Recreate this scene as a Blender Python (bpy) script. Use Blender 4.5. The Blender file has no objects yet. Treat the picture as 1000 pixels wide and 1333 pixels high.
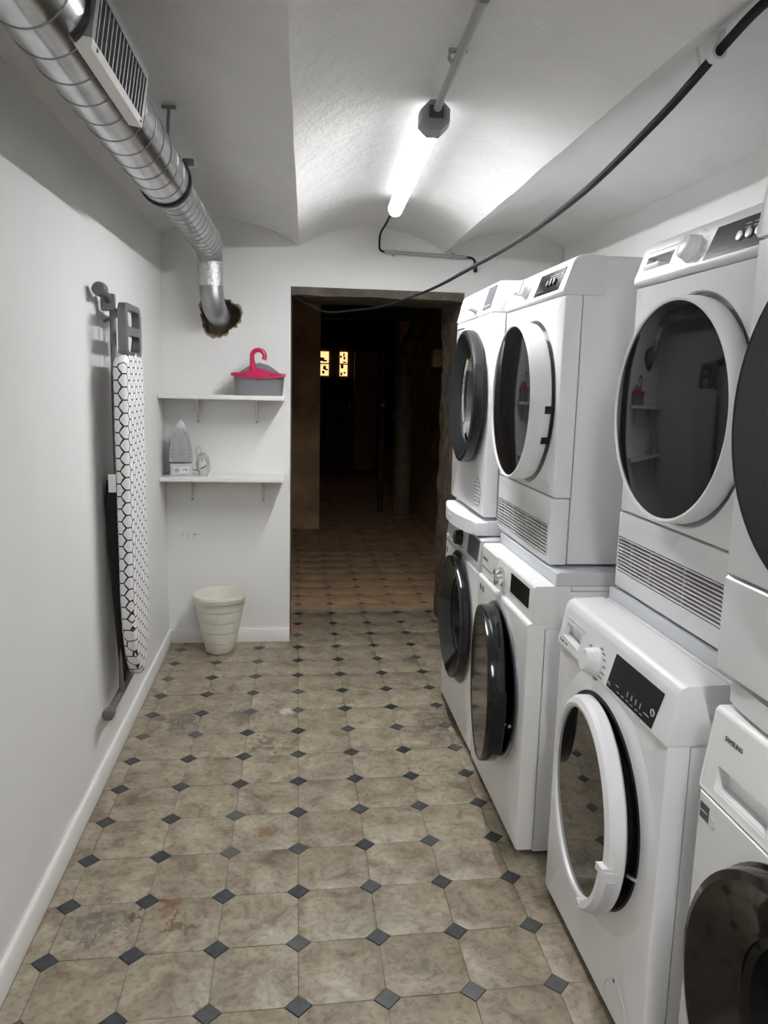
import bpy, bmesh, math, random
from mathutils import Vector, Matrix, noise
random.seed(7)
PI = math.pi
S = bpy.context.scene
C = bpy.context.collection

# ------------------------------------------------------------------ camera, world, exposure
CAM_F, CAM_YAW, CAM_PITCH, CAM_ROLL, CAM_H = 1012.29, 0.1168, -0.1635, 0.0239, 1.3742
def make_camera():
    cy, sy = math.cos(CAM_YAW), math.sin(CAM_YAW)
    F = Vector((sy * math.cos(CAM_PITCH), cy * math.cos(CAM_PITCH), math.sin(CAM_PITCH)))
    r = Vector((cy, -sy, 0)); u = r.cross(F)
    r2 = math.cos(CAM_ROLL) * r + math.sin(CAM_ROLL) * u
    u2 = -math.sin(CAM_ROLL) * r + math.cos(CAM_ROLL) * u
    cd = bpy.data.cameras.new('camera'); co = bpy.data.objects.new('camera', cd); C.objects.link(co)
    cd.sensor_fit = 'VERTICAL'; cd.sensor_height = 36.0; cd.lens = CAM_F / 1333.0 * 36.0
    cd.clip_start = 0.02; cd.clip_end = 60
    m = Matrix((r2, u2, -F)).transposed().to_4x4(); m.translation = (0, 0, CAM_H)
    co.matrix_world = m
    S.camera = co
make_camera()
w = bpy.data.worlds.new('world'); S.world = w; w.use_nodes = True
w.node_tree.nodes['Background'].inputs[0].default_value = (0.02, 0.02, 0.022, 1)
w.node_tree.nodes['Background'].inputs[1].default_value = 0.3
S.view_settings.view_transform = 'Standard'; S.view_settings.look = 'None'
S.view_settings.gamma = 1.0; S.view_settings.use_curve_mapping = False
S.view_settings.exposure = 0.0
LAMP_STRENGTH = 214.0   # LED strip faces down; the back of the tube glows far less
LAMP_BACK = 2.4

# ------------------------------------------------------------------ materials
MATS = {}
class NT:
    def __init__(s, m):
        s.m = m; s.t = m.node_tree; s.n = s.t.nodes; s.l = s.t.links
        s.b = s.n['Principled BSDF']
    def add(s, kind, **kw):
        nd = s.n.new(kind)
        for k, v in kw.items(): setattr(nd, k, v)
        return nd
    def link(s, a, b): s.l.new(a, b)
    def math(s, op, a, b=None, c=None, clamp=False):
        nd = s.n.new('ShaderNodeMath'); nd.operation = op; nd.use_clamp = clamp
        for i, v in enumerate((a, b, c)):
            if v is None: continue
            if isinstance(v, (int, float)): nd.inputs[i].default_value = v
            else: s.l.new(v, nd.inputs[i])
        return nd.outputs[0]
    def vmath(s, op, a, b=None):
        nd = s.n.new('ShaderNodeVectorMath'); nd.operation = op
        for i, v in enumerate((a, b)):
            if v is None: continue
            if isinstance(v, (tuple, list)): nd.inputs[i].default_value = v
            else: s.l.new(v, nd.inputs[i])
        return nd
    def noise(s, vec, scale, detail=4, rough=0.55, dist=0):
        nd = s.n.new('ShaderNodeTexNoise')
        nd.inputs['Scale'].default_value = scale; nd.inputs['Detail'].default_value = detail
        nd.inputs['Roughness'].default_value = rough; nd.inputs['Distortion'].default_value = dist
        if vec is not None: s.l.new(vec, nd.inputs['Vector'])
        return nd.outputs[0]
    def ramp(s, fac, stops):
        nd = s.n.new('ShaderNodeValToRGB'); e = nd.color_ramp.elements
        while len(e) < len(stops): e.new(0.5)
        for i, (p, c) in enumerate(stops):
            e[i].position = p; e[i].color = c if len(c) == 4 else (*c, 1)
        s.l.new(fac, nd.inputs[0]); return nd.outputs[0]
    def mix(s, fac, a, b, blend='MIX'):
        nd = s.n.new('ShaderNodeMix'); nd.data_type = 'RGBA'; nd.blend_type = blend
        for i, v in ((0, fac), (6, a), (7, b)):
            if isinstance(v, (int, float)): nd.inputs[i].default_value = v
            elif isinstance(v, (tuple, list)): nd.inputs[i].default_value = v if len(v) == 4 else (*v, 1)
            else: s.l.new(v, nd.inputs[i])
        return nd.outputs[2]
    def bump(s, h, strength=0.3, dist=0.01):
        nd = s.n.new('ShaderNodeBump'); nd.inputs['Strength'].default_value = strength
        nd.inputs['Distance'].default_value = dist
        s.l.new(h, nd.inputs['Height']); s.l.new(nd.outputs[0], s.b.inputs['Normal'])
    def pos(s):
        return s.n.new('ShaderNodeNewGeometry').outputs['Position']
    def sep(s, v):
        nd = s.n.new('ShaderNodeSeparateXYZ'); s.l.new(v, nd.inputs[0]); return nd.outputs
def mat(name, col, rough=0.5, metal=0.0, coat=0.0, spec=0.5, ior=None, emit=None, estr=0):
    m = bpy.data.materials.new(name); m.use_nodes = True
    b = m.node_tree.nodes['Principled BSDF']
    b.inputs['Base Color'].default_value = (*col, 1); b.inputs['Roughness'].default_value = rough
    b.inputs['Metallic'].default_value = metal; b.inputs['Coat Weight'].default_value = coat
    b.inputs['Specular IOR Level'].default_value = spec
    if ior: b.inputs['IOR'].default_value = ior
    if emit:
        b.inputs['Emission Color'].default_value = (*emit, 1); b.inputs['Emission Strength'].default_value = estr
    MATS[name] = m
    return m
def vary(m, col, amt=0.06, scale=6, rough=None, bumps=None):
    t = NT(m); p = t.pos(); n = t.noise(p, scale)
    dk = tuple(c * (1 - amt) for c in col); lt = tuple(min(1, c * (1 + amt)) for c in col)
    t.link(t.ramp(n, [(0.3, dk), (0.7, lt)]), t.b.inputs['Base Color'])
    if rough:
        r = t.add('ShaderNodeMapRange'); r.inputs[3].default_value = rough[0]; r.inputs[4].default_value = rough[1]
        t.link(n, r.inputs[0]); t.link(r.outputs[0], t.b.inputs['Roughness'])
    if bumps:
        n2 = t.noise(p, bumps[0], 6, 0.6); t.bump(n2, bumps[1], bumps[2])
    return m
mat('wall_paint', (.81, .81, .795), .6); vary(MATS['wall_paint'], (.81, .81, .795), .015, 3, None, (60, .08, .003))
def plaster_mat():
    m = mat('ceiling_plaster', (.74, .735, .72), .7); t = NT(m); p = t.pos()
    t.link(t.ramp(t.noise(p, 4), [(.3, (.76, .758, .75)), (.7, (.82, .818, .81))]), t.b.inputs['Base Color'])
    h = t.math('ADD', t.math('MULTIPLY', t.noise(p, 14, 5, .55), 1.0), t.math('MULTIPLY', t.noise(p, 70, 4, .6), .35))
    t.bump(h, .5, .012)
plaster_mat()
mat('trim_paint', (.78, .77, .74), .35); vary(MATS['trim_paint'], (.78, .77, .74), .03, 9)
mat('white_enamel', (.84, .845, .855), .25, coat=.2)
mat('white_plastic', (.80, .80, .805), .38)
mat('warm_white_plastic', (.82, .825, .81), .32)
mat('silver_fascia', (.62, .63, .64), .35, .2)
mat('panel_grey', (.66, .68, .71), .35)
mat('vent_dark', (.025, .025, .026), .7)
mat('dark_glass', (.008, .007, .007), .03, ior=1.6)
mat('smoke_glass', (.010, .010, .012), .04, ior=1.3)
mat('black_gloss', (.012, .012, .013), .12, ior=1.5)
mat('brown_gloss', (.016, .012, .010), .08, ior=1.42)
mat('black_satin', (.012, .012, .013), .42, spec=.3)
mat('charcoal', (.05, .052, .056), .4)
mat('display_grey', (.085, .085, .092), .5, spec=.25)
mat('display_black', (.008, .008, .009), .12, spec=.2)
mat('print_dark', (.08, .08, .085), .6)
mat('print_light', (.55, .56, .58), .5)
mat('rubber', (.03, .034, .038), .55)
mat('chrome', (.75, .75, .76), .12, 1.0)
mat('steel_drum', (.62, .62, .63), .28, 1.0)
mat('bezel_metal', (.34, .36, .38), .28, .8)
mat('bowl_dark', (.012, .012, .013), .06, ior=1.32)
mat('icon_grey', (.30, .305, .32), .6)
mat('vent_disc', (.30, .305, .32), .5)
mat('grey_metal', (.22, .22, .225), .4, .6)
mat('dark_grey_plastic', (.12, .122, .125), .5)
mat('lamp_grey', (.30, .30, .31), .5)
mat('conduit_grey', (.36, .365, .37), .45)
mat('black_cable', (.010, .010, .011), .65, spec=.25)
mat('pink_plastic', (.50, .012, .085), .35)
mat('basket_grey', (.21, .215, .225), .45)
mat('iron_grey', (.50, .51, .55), .4)
mat('iron_plate', (.55, .55, .56), .3, .7)
mat('cord_grey', (.50, .495, .47), .5)
mat('bin_plastic', (.74, .72, .63), .38); vary(MATS['bin_plastic'], (.74, .72, .63), .05, 25)
mat('shelf_white', (.80, .79, .75), .35)
mat('bracket_white', (.74, .73, .69), .4)
mat('tube_emit', (.9, .9, .9), .4, emit=(.985, .985, 1.0), estr=LAMP_STRENGTH)
def tube_mat():
    t = NT(MATS['tube_emit']); nz = t.sep(t.add('ShaderNodeTexCoord').outputs['Normal'])[2]
    r_ = t.add('ShaderNodeMapRange'); r_.interpolation_type = 'SMOOTHSTEP'
    for i, v in ((1, -.68), (2, -1.0), (3, LAMP_BACK), (4, LAMP_STRENGTH)): r_.inputs[i].default_value = v
    t.link(nz, r_.inputs[0]); t.link(r_.outputs[0], t.b.inputs['Emission Strength'])
tube_mat()
mat('raw_brown', (.20, .13, .075), .9); vary(MATS['raw_brown'], (.20, .13, .075), .45, 9, None, (35, .7, .02))
mat('raw_plaster', (.33, .27, .20), .9); vary(MATS['raw_plaster'], (.33, .27, .20), .45, 14, None, (40, .9, .02))
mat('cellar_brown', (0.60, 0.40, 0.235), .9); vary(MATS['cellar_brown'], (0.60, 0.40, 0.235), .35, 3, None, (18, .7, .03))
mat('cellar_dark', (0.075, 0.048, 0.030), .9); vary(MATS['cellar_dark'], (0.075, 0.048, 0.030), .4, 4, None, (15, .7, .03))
mat('cellar_tan', (0.390, 0.260, 0.143), .85); vary(MATS['cellar_tan'], (0.390, 0.260, 0.143), .2, 3)
mat('old_pipe', (0.240, 0.165, 0.100), .6); vary(MATS['old_pipe'], (0.240, 0.165, 0.100), .3, 8)
mat('jamb_rough', (.15, .115, .08), .9); vary(MATS['jamb_rough'], (.15, .115, .08), .6, 16, None, (40, .9, .02))
mat('old_timber', (0.104, 0.085, 0.065), .8); vary(MATS['old_timber'], (0.104, 0.085, 0.065), .4, 12, None, (50, .6, .01))
mat('crate_red', (.09, .018, .012), .6)
mat('card_brown', (.30, .18, .09), .8)
mat('window_glow', (.5, .4, .3), .5, emit=(1.0, .60, .26), estr=1.5)
mat('foil', (.80, .80, .80), .22, 1.0)
def foil_bump():
    t = NT(MATS['foil']); p = t.pos(); t.bump(t.noise(p, 60, 4, .6), .8, .01)
foil_bump()
def duct_mat():
    m = mat('galvanised', (.55, .56, .565), .2, 1.0); t = NT(m); p = t.pos()
    n = t.noise(p, 9, 5, .6)
    t.link(t.ramp(n, [(.3, (.42, .425, .43)), (.7, (.66, .665, .67))]), t.b.inputs['Base Color'])
    r = t.add('ShaderNodeMapRange'); r.inputs[3].default_value = .14; r.inputs[4].default_value = .30
    t.link(t.noise(p, 20, 3), r.inputs[0]); t.link(r.outputs[0], t.b.inputs['Roughness'])
duct_mat()
mat('dull_zinc', (.40, .41, .42), .42, .85)
mat('galv_seam', (.30, .305, .31), .4, .9)
def dust_factor(t, p):
    x, y, z = t.sep(p)
    n = t.noise(p, 7, 5, .6)
    e = t.math('ADD', y, t.math('MULTIPLY', t.math('SUBTRACT', n, .5), .22))
    r = t.add('ShaderNodeMapRange'); r.inputs[1].default_value = 4.55; r.inputs[2].default_value = 4.68
    t.link(e, r.inputs[0])
    return r.outputs[0]
def stain(t, p, x, y, rad, wob=.075, scale=24):
    n = t.noise(p, scale, 7, .75, .5)
    d = t.vmath('DISTANCE', p, (x, y, 0)).outputs['Value']
    d2 = t.math('ADD', d, t.math('MULTIPLY', t.math('SUBTRACT', n, .5), wob * 4))
    r = t.add('ShaderNodeMapRange'); r.inputs[1].default_value = rad; r.inputs[2].default_value = rad * .55
    t.link(d2, r.inputs[0]); return r.outputs[0]
def tile_mat():
    m = mat('stone_tile', (.36, .30, .23), .5); t = NT(m); p = t.pos()
    rnd = t.add('ShaderNodeObjectInfo').outputs['Random']
    off = t.add('ShaderNodeCombineXYZ'); t.link(t.math('MULTIPLY', rnd, 37.0), off.inputs[0]); t.link(t.math('MULTIPLY', rnd, 91.0), off.inputs[1])
    pp = t.vmath('ADD', p, off.outputs[0]).outputs[0]
    base = t.ramp(t.noise(pp, 11, 7, .66, .6), [(.32, (.155, .125, .086)), (.47, (.300, .252, .180)), (.68, (.425, .370, .278))])
    base = t.mix(1.0, base, t.ramp(rnd, [(0, (.90, .88, .86)), (.5, (1, 1, 1)), (1, (1.06, 1.08, 1.10))]), 'MULTIPLY')
    fine = t.ramp(t.noise(pp, 55, 5, .7), [(.34, (.52, .49, .46)), (.52, (1, 1, 1))])
    base = t.mix(.75, base, fine, 'MULTIPLY')
    # scattered grime: dark grey sweeps
    g = t.ramp(t.noise(p, 3.2, 7, .68, .8), [(.52, (0, 0, 0)), (.70, (1, 1, 1))])
    base = t.mix(t.math('MULTIPLY', g, .38), base, (.13, .115, .095))
    for (x, y, r, c, a) in ((-.322, 1.898, .035, (.20, .085, .035), .8), (-.412, 1.875, .016, (.12, .030, .015), .9), (-.28, 1.835, .022, (.14, .08, .03), .8),
                            (-.092, 2.237, .022, (.20, .09, .035), .7), (-.454, 3.045, .07, (.075, .072, .066), .65), (-.494, 1.844, .06, (.10, .095, .09), .6),
                            (-.10, 2.834, .05, (.10, .075, .05), .7), (-.2, 3.1, .08, (.10, .095, .088), .6), (.02, 4.25, .05, (.42, .20, .08), .7),
                            (.62, 3.0, .10, (.10, .075, .05), .7), (.66, 2.5, .10, (.14, .11, .08), .6)):
        base = t.mix(t.math('MULTIPLY', stain(t, p, x, y, r, .075 if r < .05 else .17, 24 if r < .05 else 30), a), base, c)
    base = t.mix(t.math('MULTIPLY', stain(t, p, -.021, 3.133, .035, .02), .9), base, (.62, .58, .52))
    d = dust_factor(t, p)
    dcol = t.ramp(t.noise(p, 6, 6, .65), [(.3, (.42, .265, .145)), (.6, (.70, .465, .265))])
    base = t.mix(t.math('MULTIPLY', d, .86), base, dcol)
    t.link(base, t.b.inputs['Base Color'])
    rr = t.ramp(t.noise(p, 13, 4), [(.3, (.34,) * 3), (.7, (.6,) * 3)])
    t.link(t.math('ADD', rr, t.math('MULTIPLY', d, .4)), t.b.inputs['Roughness'])
    t.bump(t.noise(pp, 34, 6, .65), .28, .004)
tile_mat()
def dot_mat():
    m = mat('slate_inset', (.05, .055, .062), .45); t = NT(m); p = t.pos()
    rnd = t.add('ShaderNodeObjectInfo').outputs['Random']
    c = t.ramp(t.noise(p, 45, 5, .65), [(.35, (.020, .023, .027)), (.62, (.048, .053, .060)), (.82, (.12, .125, .125))])
    c = t.mix(t.math('MULTIPLY', t.math('POWER', rnd, 4.0), .40), c, (.20, .195, .18))
    d = dust_factor(t, p)
    cover = t.ramp(t.noise(p, 4, 5, .6), [(.35, (.35,) * 3), (.62, (.95,) * 3)])
    c = t.mix(t.math('MULTIPLY', d, cover), c, (.34, .215, .12))
    t.link(c, t.b.inputs['Base Color']); t.bump(t.noise(p, 60, 5), .25, .003)
dot_mat()
def base_floor_mat():
    m = mat('grout_floor', (.17, .14, .105), .85); t = NT(m); p = t.pos(); x, y, z = t.sep(p)
    c = t.ramp(t.noise(p, 20, 5), [(.3, (.10, .083, .064)), (.7, (.22, .185, .14))])
    d = dust_factor(t, p)
    c = t.mix(t.math('MULTIPLY', d, .3), c, (.16, .10, .055))
    tile = t.ramp(t.noise(p, 6, 6, .65), [(.3, (.40, .25, .14)), (.6, (.66, .44, .25))])
    c = t.mix(t.math('GREATER_THAN', y, 6.35), c, tile)
    # far tiles: joints drawn by the material where single tiles can no longer be told apart
    gx = t.math('ABSOLUTE', t.math('SUBTRACT', t.math('FRACT', t.math('MULTIPLY', t.math('ADD', x, 20 - .0156), 5.0)), .5))
    gy = t.math('ABSOLUTE', t.math('SUBTRACT', t.math('FRACT', t.math('MULTIPLY', t.math('ADD', y, -.1), 5.0)), .5))
    ln = t.math('GREATER_THAN', t.math('MAXIMUM', gx, gy), .485)
    far = t.math('GREATER_THAN', y, 6.45)
    c = t.mix(t.math('MULTIPLY', t.math('MULTIPLY', ln, far), .6), c, (.05, .03, .018))
    t.link(c, t.b.inputs['Base Color']); t.bump(t.noise(p, 25, 6), .4, .006)
base_floor_mat()
def hex_mat():
    m = mat('honeycomb_cloth', (.8, .8, .8), .8); t = NT(m)
    o = t.add('ShaderNodeTexCoord').outputs['Object']; x, y, z = t.sep(o)
    cb = t.add('ShaderNodeCombineXYZ')
    k = 1 / .042
    t.link(t.math('MULTIPLY', t.math('ADD', t.math('SUBTRACT', y, x), 20), k), cb.inputs[1])
    t.link(t.math('MULTIPLY', t.math('ADD', z, 20), k), cb.inputs[0])
    s_ = (1.0, 1.7320508, 1.0); h_ = (.5, .8660254, 0)
    a = t.vmath('SUBTRACT', t.vmath('MODULO', cb.outputs[0], s_).outputs[0], h_).outputs[0]
    b = t.vmath('SUBTRACT', t.vmath('MODULO', t.vmath('SUBTRACT', cb.outputs[0], h_).outputs[0], s_).outputs[0], h_).outputs[0]
    sel = t.math('LESS_THAN', t.vmath('DOT_PRODUCT', a, a).outputs['Value'], t.vmath('DOT_PRODUCT', b, b).outputs['Value'])
    mx = t.add('ShaderNodeMix'); mx.data_type = 'VECTOR'
    t.link(sel, mx.inputs[0]); t.link(b, mx.inputs[4]); t.link(a, mx.inputs[5])
    g = t.vmath('ABSOLUTE', mx.outputs[1]).outputs[0]
    hx = t.math('MAXIMUM', t.sep(g)[0], t.vmath('DOT_PRODUCT', g, (.5, .8660254, 0)).outputs['Value'])
    ln = t.math('GREATER_THAN', hx, .448)
    t.link(t.mix(ln, (.80, .79, .79), (.015, .015, .017)), t.b.inputs['Base Color'])
hex_mat()
def clear_glass():
    m = bpy.data.materials.new('clear_bowl'); m.use_nodes = True; t = NT(m)
    tr = t.add('ShaderNodeBsdfTransparent'); tr.inputs[0].default_value = (.75, .77, .78, 1)
    gl = t.add('ShaderNodeBsdfGlossy'); gl.inputs['Roughness'].default_value = .04
    fr = t.add('ShaderNodeFresnel'); fr.inputs[0].default_value = 1.55
    mx = t.add('ShaderNodeMixShader'); t.link(fr.outputs[0], mx.inputs[0]); t.link(tr.outputs[0], mx.inputs[1]); t.link(gl.outputs[0], mx.inputs[2])
    t.link(mx.outputs[0], t.n['Material Output'].inputs[0]); MATS['clear_bowl'] = m
    m2 = m.copy(); m2.name = 'smoked_bowl'; MATS['smoked_bowl'] = m2
    for nd in m2.node_tree.nodes:
        if nd.type == 'BSDF_TRANSPARENT': nd.inputs[0].default_value = (.07, .07, .072, 1)
        if nd.type == 'FRESNEL': nd.inputs[0].default_value = 1.3
clear_glass()

# ------------------------------------------------------------------ mesh helpers
def mk(name, bm, material, parent=None, angle=35, loc=None, rot=None, recalc=True):
    if recalc: bmesh.ops.recalc_face_normals(bm, faces=bm.faces)
    me = bpy.data.meshes.new(name); bm.to_mesh(me); bm.free()
    for p in me.polygons: p.use_smooth = True
    me.set_sharp_from_angle(angle=math.radians(angle))
    me.materials.append(MATS[material])
    o = bpy.data.objects.new(name, me); C.objects.link(o)
    if parent: o.parent = parent
    if loc: o.location = loc
    if rot: o.rotation_euler = rot
    return o
def empty(name, loc=(0, 0, 0), rz=0):
    o = bpy.data.objects.new(name, None); C.objects.link(o); o.location = loc; o.rotation_euler = (0, 0, rz)
    o.empty_display_size = .05
    return o
def tag(o, label, cat, group=None):
    o['label'] = label; o['category'] = cat
    if group: o['group'] = group
    return o
def struct(o): o['kind'] = 'structure'; return o
def N(): return bmesh.new()
def box(bm, x0, x1, y0, y1, z0, z1, bev=0, seg=2):
    t = bmesh.new(); bmesh.ops.create_cube(t, size=1)
    for v in t.verts:
        v.co = Vector((x0 + (v.co.x + .5) * (x1 - x0), y0 + (v.co.y + .5) * (y1 - y0), z0 + (v.co.z + .5) * (z1 - z0)))
    if bev: bmesh.ops.bevel(t, geom=list(t.edges), offset=bev, segments=seg, profile=.6, affect='EDGES')
    return join(bm, t)
def join(bm, t, M=None):
    mp = {}
    for v in t.verts: mp[v] = bm.verts.new(M @ v.co if M else v.co)
    fs = []
    for f in t.faces:
        try: fs.append(bm.faces.new([mp[v] for v in f.verts]))
        except ValueError: pass
    t.free(); return fs
def lathe(bm, prof, n=48, c=(0, 0), a0=0, a1=2 * PI, axis='y', closed=False):
    """profile of (radius, position along axis); axis y: circle in x,z about c; axis z: circle in x,y"""
    full = abs(a1 - a0 - 2 * PI) < 1e-6
    cnt = n if full else n + 1
    rings = []
    for (r, q) in prof:
        row = []
        if r < 1e-7:
            co = (c[0], q, c[1]) if axis == 'y' else (c[0], c[1], q)
            v = bm.verts.new(co); row = [v] * cnt
        else:
            for k in range(cnt):
                a = a0 + (a1 - a0) * k / n
                u_, v_ = c[0] + r * math.cos(a), c[1] + r * math.sin(a)
                row.append(bm.verts.new((u_, q, v_) if axis == 'y' else (u_, v_, q)))
        rings.append(row)
    pairs = list(zip(rings, rings[1:])) + ([(rings[-1], rings[0])] if closed else [])
    for A, B in pairs:
        for k in range(n if full else n):
            k2 = (k + 1) % cnt
            f = []
            for v in (A[k], A[k2], B[k2], B[k]):
                if v not in f: f.append(v)
            if len(f) >= 3:
                try: bm.faces.new(f)
                except ValueError: pass
    if closed and not full:
        for k in (0, cnt - 1):
            try: bm.faces.new([r[k] for r in rings])
            except ValueError: pass
    return bm
def smooth_path(pts, sub=6):
    P = [Vector(p) for p in pts]; out = []
    for i in range(len(P) - 1):
        p0 = P[max(i - 1, 0)]; p1 = P[i]; p2 = P[i + 1]; p3 = P[min(i + 2, len(P) - 1)]
        for k in range(sub):
            t = k / sub
            out.append(.5 * ((2 * p1) + (p2 - p0) * t + (2 * p0 - 5 * p1 + 4 * p2 - p3) * t * t + (3 * p1 - p0 - 3 * p2 + p3) * t ** 3))
    out.append(P[-1]); return out
def tube(bm, pts, r, n=10, caps=True):
    P = [Vector(p) for p in pts]; R_ = r if isinstance(r, (list, tuple)) else [r] * len(P)
    t0 = (P[1] - P[0]).normalized(); up = Vector((0, 0, 1)) if abs(t0.z) < .9 else Vector((1, 0, 0))
    nrm = t0.cross(up).normalized(); rings = []
    for i, p in enumerate(P):
        t = ((P[min(i + 1, len(P) - 1)] - P[max(i - 1, 0)])).normalized()
        nrm = (nrm - t * nrm.dot(t)).normalized(); b = t.cross(nrm)
        rings.append([bm.verts.new(p + R_[i] * (nrm * math.cos(2 * PI * k / n) + b * math.sin(2 * PI * k / n))) for k in range(n)])
    for A, B in zip(rings, rings[1:]):
        for k in range(n): bm.faces.new((A[k], A[(k + 1) % n], B[(k + 1) % n], B[k]))
    if caps: bm.faces.new(rings[0]); bm.faces.new(list(reversed(rings[-1])))
    return bm
def prism(bm, poly, axis, a, b, bev=0):
    """polygon in the two other axes, extruded along axis from a to b"""
    t = bmesh.new()
    def co(p, q):
        return {'x': (q, p[0], p[1]), 'y': (p[0], q, p[1]), 'z': (p[0], p[1], q)}[axis]
    A = [t.verts.new(co(p, a)) for p in poly]; B = [t.verts.new(co(p, b)) for p in poly]
    t.faces.new(A); t.faces.new(list(reversed(B))); n = len(poly)
    for k in range(n): t.faces.new((A[k], B[k], B[(k + 1) % n], A[(k + 1) % n]))
    if bev: bmesh.ops.bevel(t, geom=list(t.edges), offset=bev, segments=2, profile=.6, affect='EDGES')
    return join(bm, t)
def rrect(cx, cy, w_, h_, r, n=5):
    out = []
    for (sx, sy, a0) in ((1, 1, 0), (-1, 1, PI / 2), (-1, -1, PI), (1, -1, 1.5 * PI)):
        for k in range(n + 1):
            a = a0 + PI / 2 * k / n
            out.append((cx + sx * (w_ / 2 - r) + r * math.cos(a), cy + sy * (h_ / 2 - r) + r * math.sin(a)))
    return out
def cut(o, bm):
    """subtract a shape from a mesh object for good"""
    bmesh.ops.recalc_face_normals(bm, faces=bm.faces)
    me = bpy.data.meshes.new('cutter'); bm.to_mesh(me); bm.free()
    c = bpy.data.objects.new('cutter', me); C.objects.link(c)
    c.parent = o.parent
    md = o.modifiers.new('b', 'BOOLEAN'); md.operation = 'DIFFERENCE'; md.object = c; md.solver = 'EXACT'
    dg = bpy.context.evaluated_depsgraph_get(); dg.update()
    nm = bpy.data.meshes.new_from_object(o.evaluated_get(dg))
    o.modifiers.clear(); old = o.data; o.data = nm; nm.name = old.name
    bpy.data.objects.remove(c); bpy.data.meshes.remove(me)
    for p in nm.polygons: p.use_smooth = True
    nm.set_sharp_from_angle(angle=math.radians(35))
def text(name, body, size, material, parent, loc, rot, extr=.0004, align='LEFT'):
    cu = bpy.data.curves.new(name, 'FONT'); cu.body = body; cu.size = size; cu.extrude = extr; cu.align_x = align
    cu.resolution_u = 3
    o = bpy.data.objects.new(name, cu); C.objects.link(o)
    dg = bpy.context.evaluated_depsgraph_get(); dg.update()
    me = bpy.data.meshes.new_from_object(o.evaluated_get(dg)); bpy.data.objects.remove(o)
    me.materials.clear(); me.materials.append(MATS[material])
    q = bpy.data.objects.new(name, me); C.objects.link(q); q.parent = parent; q.location = loc; q.rotation_euler = rot
    return q

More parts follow.
